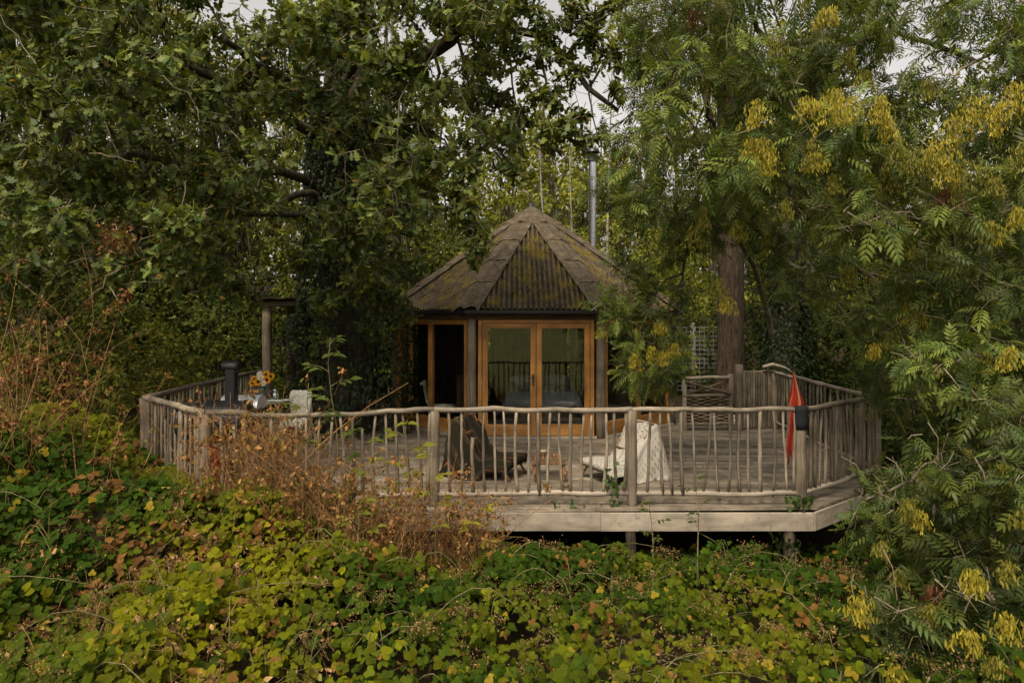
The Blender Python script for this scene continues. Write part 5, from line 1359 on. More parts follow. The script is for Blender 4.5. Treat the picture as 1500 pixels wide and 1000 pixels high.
# ivy up the forked ash trunk
n = 7000; zt = rng.uniform(-0.5, 3.4, n); th = rng.uniform(0, 2 * math.pi, n); rd = np.stack([np.cos(th), np.sin(th), np.zeros(n)], 1)
lump = np.array([noise.noise((math.cos(a) * 1.6 + 9, math.sin(a) * 1.6, z * 1.4)) for a, z in zip(th, zt)])
rr2 = np.interp(zt, [-0.5, 1, 2.4, 3.4], [0.75, 0.62, 0.42, 0.3]) * (1 + 0.35 * lump) - rng.exponential(0.04, n)
ip = np.stack([np.full(n, 5.62), np.full(n, 14.0), zt], 1) + rd * rr2[:, None]
iv2 = thing("ivy", (5.62, 14.0, -0.5), "dark ivy wrapping the forked ash trunk behind the hammock", "ivy")
o_ = link("ivy_leaves", leaves_mesh("ivy_leaves", IVY, ip, unit(np.array([0, 0, -0.9]) + rd * 0.5 + rng.normal(size=(n, 3)) * 0.4), unit(rd + np.array([0, 0, 0.5]) + rng.normal(size=(n, 3)) * 0.3), rng.uniform(0.05, 0.1, n), tints(n, (0.016, 0.030, 0.010), (0.045, 0.065, 0.018), 0.35, 0.3), M_LEAFG, (5.62, 14.0, -0.5)), iv2); o_["kind"] = "stuff"

# ------------------------------------------------------------------ big bare trunk behind the gate
O_PN = np.array([5.03, 15.7, -0.3])
pine = thing("bare_trunk_tree", O_PN, "tall tree with thick rough brown trunk standing behind the gate", "tree")
pt = np.array([(5.03, 15.7, -0.4), (5.03, 15.7, 0.6), (5.03, 15.7, 1.6), (5.02, 15.7, 3.2), (5.0, 15.7, 5.0), (4.95, 15.7, 8.0), (4.9, 15.7, 12.0)])
MB(O_PN).tube(pt, [0.46, 0.35, 0.30, 0.29, 0.275, 0.23, 0.14], 20, jit=0.03).build("trunk", M_PINEB, pine, smooth=True)
nodes = pt[4:]
bl = [np.array([5 + rng.normal() * 1.4, 15.7 + rng.normal() * 1.2, rng.uniform(5.4, 12)]) for _ in range(30)]
Lp, Ld, Ln, TW, BL = spray_crown(np.array(bl), rng.uniform(0.5, 0.9, (len(bl), 1)) * np.ones(3), np.full(len(bl), 22), 0.35, 7)
Ls = rng.uniform(0.10, 0.17, len(Lp)); Lt = tints(len(Lp), (0.05, 0.062, 0.016), (0.12, 0.12, 0.028), 0.4, 0.22)
c = link("crown", leaves_mesh("crown", DIAM, Lp, Ld, Ln, Ls, Lt, M_LEAF, O_PN), pine); c["kind"] = "stuff"
BR = [[near(c_, nodes), (c_ + near(c_, nodes)) / 2 + np.array([0, 0, .2]), c_] for c_ in bl]
V, T = many_tubes(np.array(BR), np.tile([0.05, 0.03, 0.01], (len(BR), 1)), 5); o_ = link("branches", raw_mesh("branches", V - O_PN, T, M_PINEB, smooth=True), pine); o_["kind"] = "stuff"

# ------------------------------------------------------------------ shrubs and the wood behind
def bush(name, origin, label, cat, blobs, rads, nsp, per, tmpl, size, base, alt, group=None, stems=7, twl=0.22, rare=None, rp=0.0, mat=None, p=0.4):
    origin = np.array(origin, float); t = thing(name, origin, label, cat, group)
    blobs = np.array(blobs); nb = len(blobs)
    Lp, Ld, Ln, TW, BL = spray_crown(blobs, rng.uniform(*rads, nb)[:, None] * np.array([1.1, 1, 0.8]), rng.integers(nsp[0], nsp[1], nb), twl, per, droop=0.1)
    Ls = rng.uniform(size[0], size[1], len(Lp)); tone = rng.uniform(0.65, 1.25, nb)[BL][:, None]
    c = link("foliage", leaves_mesh("foliage", tmpl, Lp, Ld, Ln, Ls, tints(len(Lp), base, alt, p, 0.24, rare, rp) * tone, mat or M_LEAF, origin, vary=0.15), t); c["kind"] = "stuff"
    st = []
    for c_ in blobs[::3]:
        b = origin + np.array([rng.normal() * 0.5, rng.normal() * 0.5, -0.1]); b[:2] += (c_ - b)[:2] * 0.35; st.append([b, (b * 0.45 + c_ * 0.55) + np.array([0, 0, 0.25]), c_])
    V, T = many_tubes(np.array(st), np.tile([0.013, 0.009, 0.004], (len(st), 1)), 4)
    o = link("stems", raw_mesh("stems", V - origin, T, M_ASHB, smooth=True), t); o["kind"] = "stuff"
    return t
def mound(c, r, n, top=1.0):
    u = unit(rng.normal(size=(n, 3))); u[:, 2] = np.abs(u[:, 2]) * top
    return np.array(c) + u * rng.uniform(0.45, 1.0, (n, 1)) * np.array(r)
def gz(x, y_): return float(ground_z(x, y_))
left_sh = [(-8.6, 10.6, 2.0, 2.3, "leafy hedge shrub at the far left beyond the deck railing"), (-7.3, 12.6, 2.0, 2.5, "broad shrub with yellowing leaves behind the left railing corner"), (-6.6, 10.9, 1.3, 1.5, "low dense shrub just outside the left railing"), (-9.5, 13.5, 2.4, 3.8, "tall dark shrub under the oak at the far left"),
           (-6.2, 15.2, 1.7, 2.9, "dark shrub behind the open shelter's roof"), (-5.6, 7.6, 0.9, 1.3, "bright leafy shrub among the dead stems at the left"), (-7.6, 8.9, 1.4, 1.5, "small shrub at the left frame edge among dry stems"), (-10.8, 16.5, 2.8, 5.2, "tall shaded thicket shrub behind the left shrubs"), (-7.6, 17.5, 2.4, 4.6, "tall hazel-like shrub behind the shelter"), (-4.4, 17.6, 2.0, 4.4, "dark shrub between shelter and oak trunk")]
for i, (x, y_, r, h, lab) in enumerate(left_sh):
    z0 = gz(x, y_); far = y_ > 12
    bush("hedge_shrub", (x, y_, z0), lab, "shrub", mound((x, y_, z0 + 0.15), (r, r, h), int(26 * r * (1.0 if h < 4 else 1.5))), (0.35, 0.6), (12, 16), 8, HEXL if y_ < 11.5 else DIAM, (0.08, 0.14), (0.055, 0.08, 0.018) if i % 3 else (0.07, 0.09, 0.018), (0.20, 0.185, 0.026) if i in (0, 1, 2, 5, 6) else (0.12, 0.14, 0.025), "shrubs on the left bank", rare=(0.17, 0.09, 0.03), rp=0.02)
right_sh = [(6.6, 11.6, 1.3, 2.2, "shaded shrub outside the right railing"), (7.6, 13.4, 1.8, 3.4, "tall dark shrub behind the forked ash trunk"), (6.2, 14.4, 0.9, 2.8, "dark ivy-leaved shrub right of the thick trunk"), (8.8, 10.6, 1.6, 3.0, "dark shrub at the right frame edge behind the ash branches"), (9.6, 15.2, 2.4, 5.0, "tall green thicket shrub at the right back"), (6.2, 9.4, 0.9, 0.9, "low shrub beside the right railing corner"), (6.8, 17.8, 2.0, 4.6, "leafy shrub behind the thick trunk")]
for i, (x, y_, r, h, lab) in enumerate(right_sh):
    z0 = gz(x, y_)
    bush("thicket_shrub", (x, y_, z0), lab, "shrub", mound((x, y_, z0 + 0.2), (r, r, h), int(28 * r * (1.0 if h < 4 else 1.4)) + 6), (0.32, 0.55), (12, 16), 8, DIAM, (0.08, 0.13), (0.034, 0.055, 0.014), (0.10, 0.115, 0.024), "shrubs on the right bank", rare=(0.15, 0.12, 0.03), rp=0.02)
back_sh = [(-2.6, 19.5, 2.2, 4.6, "yellow-green shrub behind the cabin roof's left slope"), (0.6, 20.5, 2.4, 4.4, "bright shrub directly behind the cabin apex"), (3.3, 19.8, 1.8, 4.0, "green shrub behind the steel flue"), (-0.9, 22.5, 2.6, 6.0, "tall yellow-green bush behind the left slope and apex"), (2.4, 23.5, 2.4, 5.2, "pale green bush behind the flue's foot"), (-4.6, 22.0, 2.4, 6.5, "tall yellowing bush behind the oak trunk"), (5.2, 22.5, 2.0, 4.6, "light green bush behind the wire fence"), (4.5, 20.3, 0.8, 1.0, "low green bush behind the hurdle gate")]
for i, (x, y_, r, h, lab) in enumerate(back_sh):
    z0 = gz(x, y_)
    bush("woodland_bush", (x, y_, z0), lab, "shrub", mound((x, y_, z0 + 0.2), (r, r, h), int(30 * r)), (0.45, 0.75), (15, 20), 8, DIAM, (0.10, 0.16), (0.10, 0.14, 0.022), (0.26, 0.25, 0.032), "bushes behind the cabin", p=0.45)
# far trees: slim pale trunks and light crowns
far = []
k = 0
pl_ = [(-70, 30, 30), (20, 26, -30), (110, 33, 0), (190, 27, -60), (270, 34, -20), (345, 28, 95), (420, 34, 20), (490, 29, 40), (560, 36, 20), (625, 30, 120), (690, 38, 115), (735, 31, 165), (790, 34, 160), (822, 40, 185), (862, 36, 215), (905, 39, 235), (940, 33, 180), (985, 38, 130), (1035, 30, 60), (1090, 37, 90), (1150, 31, 40), (1210, 38, 110), (1280, 30, 160), (1330, 36, 150), (1400, 31, 120), (1465, 37, 190), (1540, 30, -20)]
shade = ["slim", "tall", "bushy", "narrow", "light", "spreading", "pale-stemmed"]
where = ["far left edge", "left edge beyond the oak", "left of the shelter, high up", "behind the oak's left limbs", "behind the middle of the oak crown", "beside the sky gap at the upper left", "behind the ivy-clad trunk", "just right of the ivy-clad trunk", "left of the crooked limb", "under the crooked oak limb", "behind the hanging oak sprays", "left of the cabin apex", "directly above the cabin apex", "right of the cabin apex", "left of the flue", "right of the flue top", "in the sky gap right of the flue", "behind the ash's left edge", "above the wire fence", "behind the thick bare trunk", "behind the forked ash trunk", "above the corner post's right", "behind the yellow seed clusters", "right of the upper seed clusters", "at the upper right sky gap", "near the right frame edge", "at the far right edge"]
for (px_, d, topy) in pl_:
    x = (px_ - 750) * d / 1000; z0 = gz(x, d); ztop = P(px_, topy, d)[2]; H = max(ztop - z0, 4.0)
    o0 = np.array([x, d, z0])
    t = thing("woodland_tree", o0, f"{shade[k % 7]} light green background tree {where[k]}", "tree", "trees of the wood behind the cabin")
    lean = rng.normal(0, 0.4); trunk = np.array([(x + lean * s, d, z0 - 0.2 + (H * 0.97) * s) for s in np.linspace(0, 1, 7)]) + np.concatenate([np.zeros((1, 3)), rng.normal(0, 0.06, (6, 3))])
    MB(o0).tube(trunk, np.linspace(rng.uniform(0.09, 0.13), 0.02, 7), 7).build("trunk", M_ASHB, t, smooth=True)
    dense = 1.0
    nb = int((34 + H * 3.0) * (0.8 if dense < 1 else 1)); s = rng.uniform(0.12, 1.0, nb); wd = (0.5 + 1.6 * np.sin(np.pi * s.clip(0, 1) ** 0.8)) * (0.85 if dense < 1 else 1.25)
    bl = np.stack([np.interp(s, np.linspace(0, 1, 7), trunk[:, 0]) + rng.normal(size=nb) * wd * 0.62, d + rng.normal(size=nb) * wd * 0.6, z0 + s * H], 1)
    if dense < 1:
        keepb = bl[:, 2] < z0 + H * 0.80
        bl = bl[keepb | (rng.random(nb) < 0.25)]; nb = len(bl)
    Lp, Ld, Ln, TW, BL = spray_crown(bl, rng.uniform(0.5, 0.95, nb)[:, None] * np.array([1, 1, .8]), np.full(nb, 10), 0.4, 6)
    Ls = rng.uniform(0.17, 0.30, len(Lp)); yel = rng.uniform(0.25, 0.7)
    c = link("crown", leaves_mesh("crown", DIAM, Lp, Ld, Ln, Ls, tints(len(Lp), (0.14, 0.175, 0.032), (0.29, 0.29, 0.048), yel, 0.14) * rng.uniform(0.7, 1.2, nb)[BL][:, None], M_LEAF, o0), t); c["kind"] = "stuff"
    BR = [[near(c_ - np.array([0, 0, .6]), trunk), (c_ + near(c_ - np.array([0, 0, .6]), trunk)) / 2 + np.array([0, 0, .1]), c_] for c_ in bl]
    V, T = many_tubes(np.array(BR), np.tile([0.018, 0.011, 0.006], (len(BR), 1)), 4); o = link("branches", raw_mesh("branches", V - o0, T, M_ASHB, smooth=True), t); o["kind"] = "stuff"
    k += 1
# bare pale poles of thin trees in the gap by the flue
for i, (px_, d, y0) in enumerate([(795, 24, 170), (838, 30, 120), (866, 33, 90), (893, 31, 60), (1322, 20, 200), (1388, 21, 220)]):
    x = (px_ - 750) * d / 1000; z0 = gz(x, d); zt_ = P(px_, y0, d)[2]; o0 = np.array([x, d, z0])
    t = thing("thin_birch", o0, ["pale thin stem left of the flue", "pale bare stem just left of the flue top", "bare pole-like tree behind the flue", "tall bare stem right of the flue", "pale trunk among the right-hand ash leaves", "slim pale trunk below the upper seed clusters"][i], "tree", "thin bare birches behind the cabin")
    pts = np.array([(x + 0.10 * math.sin(s * 5 + i), d, z0 - 0.2 + (zt_ - z0) * s) for s in np.linspace(0, 1, 9)])
    MB(o0).tube(pts, np.linspace(0.085, 0.012, 9), 7).build("trunk", M_PALEB, t, smooth=True)
    BRs = []
    for q in range(26):
        s = rng.uniform(0.35, 0.98); b = np.array([np.interp(s, np.linspace(0, 1, 9), pts[:, j]) for j in range(3)]); dr = unit(np.array([rng.normal(), rng.normal(), 0.8])) * rng.uniform(0.5, 1.3)
        BRs.append([b, b + dr * 0.5 + rng.normal(size=3) * .06, b + dr + np.array([0, 0, .15])])
    V, T = many_tubes(np.array(BRs), np.tile([0.016, 0.010, 0.005], (len(BRs), 1)), 4); o = link("branches", raw_mesh("branches", V - o0, T, M_ASHB, smooth=True), t); o["kind"] = "stuff"

# darker trees standing close behind the oak and the ash
dark_t = [(-30, 17.5, -160, "dark tree at the left frame edge behind the oak crown"), (90, 19.5, -120, "dark leafy tree behind the oak's far left leaves"), (205, 17.0, -150, "dark dense tree behind the oak's pale dead twigs"), (300, 20.5, 60, "dark tree behind the brown leaf clump"), (335, 18.5, 90, "dark tree left of the ivy-clad trunk"), (500, 21.5, -60, "dark tree behind the oak trunk"), (585, 19.0, 130, "dark leafy tree between oak trunk and cabin roof"),
          (1180, 19.0, 60, "dark tree behind the fork of the ash"), (1290, 20.5, 210, "dark tree behind the right-hand ash branches"), (1390, 18.5, 230, "shaded tree at the right behind the ash leaves"), (1500, 19.5, 40, "dark tree at the right frame edge")]
for (px_, d, topy, lab) in dark_t:
    x = (px_ - 750) * d / 1000; z0 = gz(x, d); H = P(px_, topy, d)[2] - z0; o0 = np.array([x, d, z0])
    t = thing("shade_tree", o0, lab, "tree", "darker trees close behind the oak and ash")
    trunk = np.array([(x + 0.2 * math.sin(s * 4 + x), d, z0 - 0.2 + H * 0.95 * s) for s in np.linspace(0, 1, 8)])
    MB(o0).tube(trunk, np.linspace(0.2, 0.04, 8), 9, jit=0.05).build("trunk", M_OAKB, t, smooth=True)
    nb = int(40 + H * 5); s = rng.uniform(0.08, 1.0, nb); wd = 1.0 + 0.9 * np.sin(np.pi * s)
    bl = np.stack([x + rng.normal(size=nb) * wd * 0.75, d + rng.normal(size=nb) * wd * 0.5, z0 + s * H], 1)
    Lp, Ld, Ln, TW, BL = spray_crown(bl, rng.uniform(0.45, 0.8, nb)[:, None] * np.array([1, 1, .8]), np.full(nb, 12), 0.35, 7)
    Ls = rng.uniform(0.11, 0.18, len(Lp))
    c = link("crown", leaves_mesh("crown", DIAM, Lp, Ld, Ln, Ls, tints(len(Lp), (0.046, 0.066, 0.016), (0.15, 0.155, 0.028), 0.4, 0.24) * rng.uniform(0.65, 1.2, nb)[BL][:, None], M_LEAF, o0), t); c["kind"] = "stuff"
    BR = [[near(c_ - np.array([0, 0, .4]), trunk), (c_ + near(c_ - np.array([0, 0, .4]), trunk)) / 2 + np.array([0, 0, .1]), c_] for c_ in bl]
    V, T = many_tubes(np.array(BR), np.tile([0.035, 0.02, 0.008], (len(BR), 1)), 4); o = link("branches", raw_mesh("branches", V - o0, T, M_OAKB, smooth=True), t); o["kind"] = "stuff"

# distant hedgerow mass beyond the wood
n = 26000; hx = rng.uniform(-75, 75, n); hy = rng.uniform(46, 62, n); hz = ground_z(hx, hy) + rng.random(n) ** 0.8 * (8.2 + 1.8 * np.sin(hx * 0.31) + 1.4 * np.sin(hx * 0.83 + 1))
hp = np.stack([hx, hy, hz], 1)
o_ = link("distant_treeline", leaves_mesh("distant_treeline", DIAM, hp, unit(rng.normal(size=(n, 3))), unit(rng.normal(size=(n, 3)) + np.array([0, -0.6, 0.6])), rng.uniform(0.5, 0.95, n), tints(n, (0.08, 0.095, 0.028), (0.19, 0.18, 0.05), 0.4, 0.25), M_LEAF, (0, 0, 0)))
setp(o_, "far mass of woodland closing the view behind the trees", "woodland", kind="stuff")
# woods that close the valley sides, seen only in the window panes
n = 16000; sd_ = rng.choice([-1, 1], n); hx = sd_ * rng.uniform(16, 26, n); hy = rng.uniform(-30, 16, n); hz = ground_z(hx, hy) + rng.random(n) * 9
hp = np.stack([hx, hy, hz], 1)
o_ = link("valley_woodland", leaves_mesh("valley_woodland", DIAM, hp, unit(rng.normal(size=(n, 3))), unit(rng.normal(size=(n, 3)) + np.array([0, 0, 0.6])), rng.uniform(0.5, 0.9, n), tints(n, (0.04, 0.055, 0.016), (0.10, 0.105, 0.028), 0.4, 0.25), M_LEAF, (0, 0, 0)))
setp(o_, "dark woodland along both sides of the clearing", "woodland", kind="stuff")

# ------------------------------------------------------------------ bramble thicket in front
def hb(x, y_):
    """Height of the bramble canopy."""
    z = np.interp(y_, [2.2, 4.0, 5.8, 6.8, 7.5, 8.6], [-0.25, -0.12, -0.14, -0.28, -0.38, -0.70])
    lf = np.clip((-0.7 - x) / 2.2, 0, 1)
    z = z + lf * np.interp(y_, [3.5, 5.0, 6.3, 7.0, 7.6, 9], [0.0, 0.16, 0.64, 0.88, 0.80, 0.55])
    lf2 = np.clip((-3.3 - x) / 1.6, 0, 1) * np.clip((y_ - 3.5) / 2.5, 0, 1)
    z = z + lf2 * 0.6 - 0.26 * np.exp(-((x - 1.45) / 0.45) ** 2 - ((y_ - 7.4) / 0.7) ** 2) - 0.22 * np.exp(-((x - 3.0) / 0.6) ** 2 - ((y_ - 7.4) / 0.7) ** 2)
    nz = np.array([noise.noise((a * 1.15, b * 1.25, 4.4)) * (0.24 if a > -1.2 else 0.36) + noise.noise((a * 3.1, b * 3.3, 9.9)) * 0.17 for a, b in zip(np.ravel(x), np.ravel(y_))])
    return z + nz
O_B = np.array([0.0, 5.0, -1.6])
bram = thing("bramble_thicket", O_B, "tangled bramble thicket with yellowing leaves spreading below the deck", "brambles")
n = 25500
bxs = rng.uniform(-7.4, 6.0, n); bys = 2.7 + 5.8 * rng.random(n) ** 0.85
ex_ = 7000; bxs = np.concatenate([bxs, rng.uniform(-6.0, -1.6, ex_)]); bys = np.concatenate([bys, rng.uniform(3.0, 7.4, ex_)])
m_ = (np.abs(bxs) < bys * 0.86 + 0.9) & ~((bxs < -4.9) & (bys > 8.3)); bxs, bys = bxs[m_], bys[m_]; n = len(bxs)
dep = rng.exponential(0.10, n)
bz = hb(bxs, bys) - dep
bp = np.stack([bxs, bys, bz], 1)
nrm = unit(np.array([0, -0.85, 1.0]) + rng.normal(size=(n, 3)) * 0.36)
drr = unit(np.cross(nrm, rng.normal(size=(n, 3))) + np.array([0, -0.35, -0.15]))
sz = (0.048 + 0.075 * rng.random(n) ** 1.9) * np.where(bxs > 0.5, 0.88, 1.0) * np.where(bxs < -2.2, 1.12, 1.0)
patch = np.array([noise.noise((a * 0.75 + 3, b * 0.9, 1.4)) for a, b in zip(bxs, bys)])
yel = np.clip(0.42 + patch * 1.1 - np.clip((bxs - 0.2) / 6, -0.1, 0.4) - np.clip((bys - 5.4) / 5, 0, 0.45) * (bxs > -1) - dep * 1.5, 0, 1)[:, None]
tb = (np.array([0.030, 0.060, 0.005]) * (1 - yel) + np.array([0.150, 0.152, 0.005]) * yel) * (1 + rng.normal(0, 0.2, (n, 1))).clip(0.5, 1.6)
rr_ = rng.random(n); tb[rr_ < 0.035] = np.array([0.27, 0.20, 0.018]) * rng.uniform(0.6, 1.1, ((rr_ < 0.035).sum(), 1)); mb_ = (rr_ > 0.985); tb[mb_] = np.array([0.22, 0.12, 0.03]) * rng.uniform(0.6, 1.2, (mb_.sum(), 1))
rust = np.array([noise.noise((a * 1.9 + 8, b * 2.1, 6.6)) for a, b in zip(bxs, bys)]) + 0.12 * (bxs < -1.0) > 0.42
rust &= rng.random(n) < 0.42; tb[rust] = np.array([0.17, 0.085, 0.022]) * rng.uniform(0.4, 1.3, (rust.sum(), 1))
keep = single_leaves(bram, O_B, BRAM, bp, drr, nrm, sz, tb, M_LEAF, 300)
top_ = keep & (dep < 0.09) & (bys < 6.6) & (sz > 0.068); low_ = keep & ~top_
for nm_, tm_, mk_ in (("foliage", BRAM, top_), ("inner_foliage", BRAMLO, low_)):
    o_ = link(nm_, leaves_mesh(nm_, tm_, bp[mk_], drr[mk_], nrm[mk_], sz[mk_], tb[mk_], M_LEAF, O_B, vary=0.15), bram); o_["kind"] = "stuff"
# dark lower leaves that close the gaps
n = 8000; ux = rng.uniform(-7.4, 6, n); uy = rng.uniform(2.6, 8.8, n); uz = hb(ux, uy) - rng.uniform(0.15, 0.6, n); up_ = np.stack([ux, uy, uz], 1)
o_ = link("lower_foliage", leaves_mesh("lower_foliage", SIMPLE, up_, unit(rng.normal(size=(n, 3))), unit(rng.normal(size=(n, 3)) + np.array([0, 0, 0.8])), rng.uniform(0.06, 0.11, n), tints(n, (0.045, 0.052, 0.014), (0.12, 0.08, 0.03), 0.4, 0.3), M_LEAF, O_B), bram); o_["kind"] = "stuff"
CN = []
for i in range(420):
    x, y_ = rng.uniform(-5.5, 5), rng.uniform(3.2, 7.6); b = np.array([x, y_, float(hb(np.array([x]), np.array([y_]))[0]) - rng.uniform(0.05, 0.3)])
    dv = np.array([rng.normal(), rng.normal() * 0.7, 0]) * 0.45; hgt = rng.uniform(0.05, 0.28); CN.append([b + dv * s + np.array([0, 0, hgt * math.sin(math.pi * s)]) for s in np.linspace(0, 1, 6)])
V, T = many_tubes(np.array(CN), np.tile(np.linspace(0.005, 0.0022, 6), (len(CN), 1)), 4); o_ = link("canes", raw_mesh("canes", V - O_B, T, M_CANE, smooth=True), bram); o_["kind"] = "stuff"
# dried flower heads
FH, FD = [], []
for i in range(240):
    x, y_ = rng.uniform(-4.5, 4.2), rng.uniform(3.6, 7.0); c_ = np.array([x, y_, float(hb(np.array([x]), np.array([y_]))[0]) + rng.uniform(0.0, 0.06)])
    q = 55; FH.append(c_ + rng.normal(size=(q, 3)) * np.array([0.05, 0.05, 0.03])); FD.append(unit(rng.normal(size=(q, 3)) + np.array([0, -0.2, 0.6])))
FH, FD = np.vstack(FH), np.vstack(FD); n = len(FH)
o_ = link("dried_flower_heads", leaves_mesh("dried_flower_heads", CRUMP, FH, FD, unit(rng.normal(size=(n, 3))), rng.uniform(0.014, 0.028, n), tints(n, (0.13, 0.075, 0.028), (0.27, 0.17, 0.07), 0.5, 0.3), M_DRYL, O_B), bram); o_["kind"] = "stuff"

# ------------------------------------------------------------------ dry stems, tall weeds, saplings
def dry_patch(name, label, boxes, n, hmax, leafn, origin, base=(0.16, 0.085, 0.035), alt=(0.36, 0.22, 0.10), straw=0.5):
    PT, LP = [], []
    for i in range(n):
        x0, x1, y0, y1, hs_ = boxes[rng.integers(len(boxes))]
        x, y_ = rng.uniform(x0, x1), rng.uniform(y0, y1); z = float(hb(np.array([x]), np.array([y_]))[0]) - 0.25
        h = hmax * hs_ * (0.3 + 0.7 * rng.random() ** 0.6) + 0.2; dv = np.array([rng.normal() * 0.33, rng.normal() * 0.2, 0]) * h; bow = rng.normal(size=3) * np.array([0.12, 0.08, 0.02]) * h
        PT.append([np.array([x, y_, z]) + dv * s ** 1.6 + np.array([0, 0, h * s * (1 - 0.18 * s)]) + bow * math.sin(math.pi * s) for s in np.linspace(0, 1, 6)])
    PT = np.array(PT); r = (0.0015 + 0.0055 * rng.random(n) ** 2.5)[:, None] * np.linspace(1, 0.45, 6)[None]
    V, T = many_tubes(PT, r, 3)
    t = thing(name, origin, label, "dry stems")
    o = link("stems", raw_mesh("stems", V - np.array(origin), T, M_STEM), t); o["kind"] = "stuff"
    # side twigs
    k = rng.integers(0, n, n * 3); s = rng.uniform(0.3, 0.95, n * 3); f = s * 5; i0 = f.astype(int).clip(0, 4); pb = PT[k, i0] + (PT[k, i0 + 1] - PT[k, i0]) * (f - i0)[:, None]
    dv = unit(rng.normal(size=(n * 3, 3)) + np.array([0, 0, 0.5])) * rng.uniform(0.06, 0.22, (n * 3, 1)); TW = np.stack([pb, pb + dv * 0.55 + rng.normal(size=(n * 3, 3)) * 0.012, pb + dv], 1)
    V, T = many_tubes(TW, np.tile([0.0018, 0.0014, 0.001], (n * 3, 1)), 3); o = link("side_twigs", raw_mesh("side_twigs", V - np.array(origin), T, M_STEM), t); o["kind"] = "stuff"
    wts = (rng.random(n) ** 4 + 0.02)[k]; q = rng.choice(n * 3, leafn, p=wts / wts.sum()); lp = TW[q, 2] + rng.normal(size=(leafn, 3)) * 0.02
    o = link("withered_leaves", leaves_mesh("withered_leaves", CRUMP, lp, unit(rng.normal(size=(leafn, 3)) + np.array([0, 0, -0.9])), unit(rng.normal(size=(leafn, 3))), 0.018 + 0.06 * rng.random(leafn) ** 1.8, tints(leafn, base, alt, 0.45, 0.32, (0.16, 0.16, 0.025), 0.13), M_DRYL, origin), t); o["kind"] = "stuff"
dry_patch("withered_weeds", "brown withered weeds rising in front of the railing's left half", [(-2.6, -0.75, 6.3, 7.15, 0.75), (-2.3, -1.0, 6.2, 7.0, 0.62), (-3.3, -2.2, 6.5, 7.1, 0.75), (-1.0, -0.2, 6.5, 7.2, 0.6)], 560, 1.75, 7200, (-1.7, 6.7, -0.4), (0.17, 0.075, 0.024), (0.37, 0.205, 0.07))
dry_patch("dead_shrub", "tall dead brown shrub stems at the left frame edge", [(-5.4, -4.1, 5.9, 7.0, 1.0), (-4.6, -3.6, 6.0, 6.8, 0.62)], 80, 2.3, 2700, (-4.6, 6.4, -0.2), (0.13, 0.058, 0.022), (0.27, 0.14, 0.05))
dry_patch("straw_tangle", "straw-coloured tangle of dry stalks at the lower left", [(-3.4, -1.2, 4.2, 6.0, 0.45), (-4.6, -2.6, 4.6, 6.2, 0.6)], 110, 0.7, 1500, (-2.3, 5.2, -0.4))
def sapling(base, tip, nl, size, label, tint, seed, d2=0.35):
    t = thing("sapling", base, label, "sapling", "green saplings before the railing"); base, tip = np.array(base, float), np.array(tip, float)
    pts = curve_pts(base, tip, 8, 0, 0.12, seed); MB(base).tube(pts, np.linspace(0.009, 0.003, 8), 6).build("stem", M_CANE, t, smooth=True)
    dm = []
    for k in range(nl):
        s = 0.35 + 0.65 * (k + 0.5) / nl; f = s * 7; i0 = min(int(f), 6); b = pts[i0] + (pts[i0 + 1] - pts[i0]) * (f - i0); a = k * 2.4 + seed
        pd = unit(np.array([math.cos(a), math.sin(a) * 0.7, 0.35])); L = d2 * (1.1 - 0.6 * s) * rng.uniform(0.7, 1.1); e = b + pd * L
        MB(base).tube([b, (b + e) / 2 + (0, 0, 0.02), e], [0.004, 0.003, 0.002], 5).build("leaf_stalk", M_CANE, t)
        for q in range(5):
            if q == 4: lb, ld = e, pd
            else: lb = b + (e - b) * (0.5 + 0.28 * (q // 2)); ld = unit(pd * 0.5 + np.cross(pd, (0, 0, 1)) * (1 if q % 2 else -1))
            o = bpy.data.objects.new("leaf", None if False else raw_mesh("leaf", *SIMPLE, M_LEAF, np.repeat((np.array(tint) * rng.uniform(0.7, 1.25))[None], 7, axis=0))); COL.objects.link(o); o.parent = t
            size_k = size * 1.3
            Fm = frames((ld + np.array([0, 0, -0.25]))[None], unit(np.array([0, -0.45, 1.0]) + rng.normal(size=3) * 0.2)[None])[0] * size_k * rng.uniform(0.75, 1.2); M = np.eye(4); M[:3, :3] = Fm; M[:3, 3] = lb - base; o.matrix_local = Matrix(M.tolist())
def onb(px_, d):
    x = (px_ - 750) * d / 1000; return (x, d, float(hb(np.array([x]), np.array([d]))[0]) - 0.15)
sapling(onb(490, 7.0), P(484, 495, 7.0), 9, 0.105, "tallest green sapling standing before the ivy-clad trunk", (0.07, 0.095, 0.02), 1.0)
sapling(onb(465, 7.1), P(452, 560, 7.0), 5, 0.09, "shorter sapling left of the tallest one", (0.08, 0.10, 0.02), 2.2, 0.28)
sapling(onb(600, 6.8), P(596, 615, 6.9), 7, 0.10, "lime green sapling before the railing left of the post", (0.15, 0.155, 0.022), 3.1, 0.26)
sapling(onb(560, 6.7), P(545, 640, 6.8), 5, 0.09, "green sapling among the withered weeds", (0.13, 0.14, 0.022), 4.4, 0.24)
sapling(onb(640, 6.5), P(632, 660, 6.7), 5, 0.085, "yellow-green sapling beside the railing post", (0.20, 0.19, 0.025), 5.0, 0.22)
sapling(onb(690, 6.6), P(700, 740, 6.8), 4, 0.085, "little yellow sapling under the deck edge", (0.26, 0.24, 0.03), 6.0, 0.2)
sapling(onb(520, 6.2), P(528, 735, 6.4), 4, 0.09, "pale green shoot in the middle of the dry weeds", (0.17, 0.175, 0.025), 6.6, 0.22)
sapling(onb(960, 7.1), P(952, 730, 7.3), 5, 0.055, "thin briar shoot climbing the deck fascia right of the middle post", (0.055, 0.075, 0.018), 7.4, 0.2)
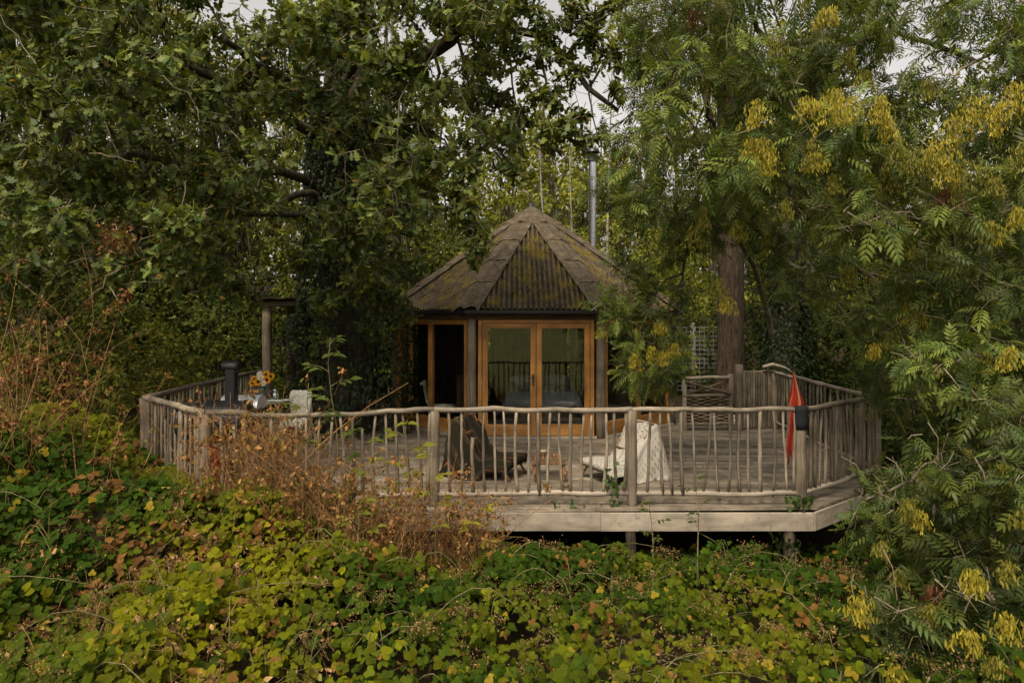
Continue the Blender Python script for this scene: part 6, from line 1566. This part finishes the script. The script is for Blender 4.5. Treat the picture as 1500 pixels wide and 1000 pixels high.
sapling(onb(1020, 7.0), P(1022, 690, 7.35), 5, 0.05, "tall thin briar shoot before the right half of the railing", (0.06, 0.08, 0.018), 8.1, 0.22)
# ivy on posts
def ivy_clump(name, label, c, rr, n, size=(0.05, 0.09)):
    t = thing(name, c, label, "ivy"); pos = np.array(c) + rng.normal(size=(n, 3)) * np.array(rr)
    nr = unit(np.array([0, -1.0, 0.5]) + rng.normal(size=(n, 3)) * 0.4)
    o = link("ivy_leaves", leaves_mesh("ivy_leaves", IVY, pos, unit(np.array([0, -0.2, -1.0]) + rng.normal(size=(n, 3)) * 0.4), nr, rng.uniform(*size, n), tints(n, (0.03, 0.055, 0.012), (0.07, 0.10, 0.02), 0.4, 0.25), M_LEAFG, c), t); o["kind"] = "stuff"
ivy_clump("ivy_sprig", "ivy sprig at the foot of the corner post", (3.24, 7.6, 0.08), (0.07, 0.03, 0.05), 38)
ivy_clump("ivy_sprig", "green trailing sprig on the railing by the middle post", (1.14, 7.66, 0.18), (0.035, 0.02, 0.13), 34)
ivy_clump("ivy_sprig", "small green leaves lying on the deck edge near the middle", (0.65, 7.62, 0.03), (0.12, 0.02, 0.03), 18, (0.04, 0.07))
ivy_clump("ivy_sprig", "pale ivy wrapped round the support post under the deck corner", (3.2, 7.85, -0.55), (0.09, 0.05, 0.22), 150, (0.04, 0.07))


# fallen leaves on the boards
n = 420; fx_ = rng.uniform(-4.6, 5.0, n); fy_ = 7.7 + 6.0 * rng.random(n); ok_ = np.array([(lambda r: r is not None and r[0] + .1 < a < r[1] - .1)(x_range(b)) for a, b in zip(fx_, fy_)]) & ~((np.abs(fx_ - CX) < 2.9) & (fy_ > 12.0))
fp = np.stack([fx_, fy_, np.full(n, 0.008)], 1)[ok_]; n = len(fp)
o_ = link("fallen_leaves", leaves_mesh("fallen_leaves", CRUMP, fp, unit(rng.normal(size=(n, 3)) * np.array([1, 1, 0.1])), unit(np.array([0, 0, 1.0]) + rng.normal(size=(n, 3)) * 0.2), rng.uniform(0.03, 0.07, n), tints(n, (0.10, 0.06, 0.025), (0.24, 0.17, 0.05), 0.5, 0.3), M_DRYL, (0, 0, 0)))
setp(o_, "scattered dry leaves fallen on the deck boards", "leaves", kind="stuff")
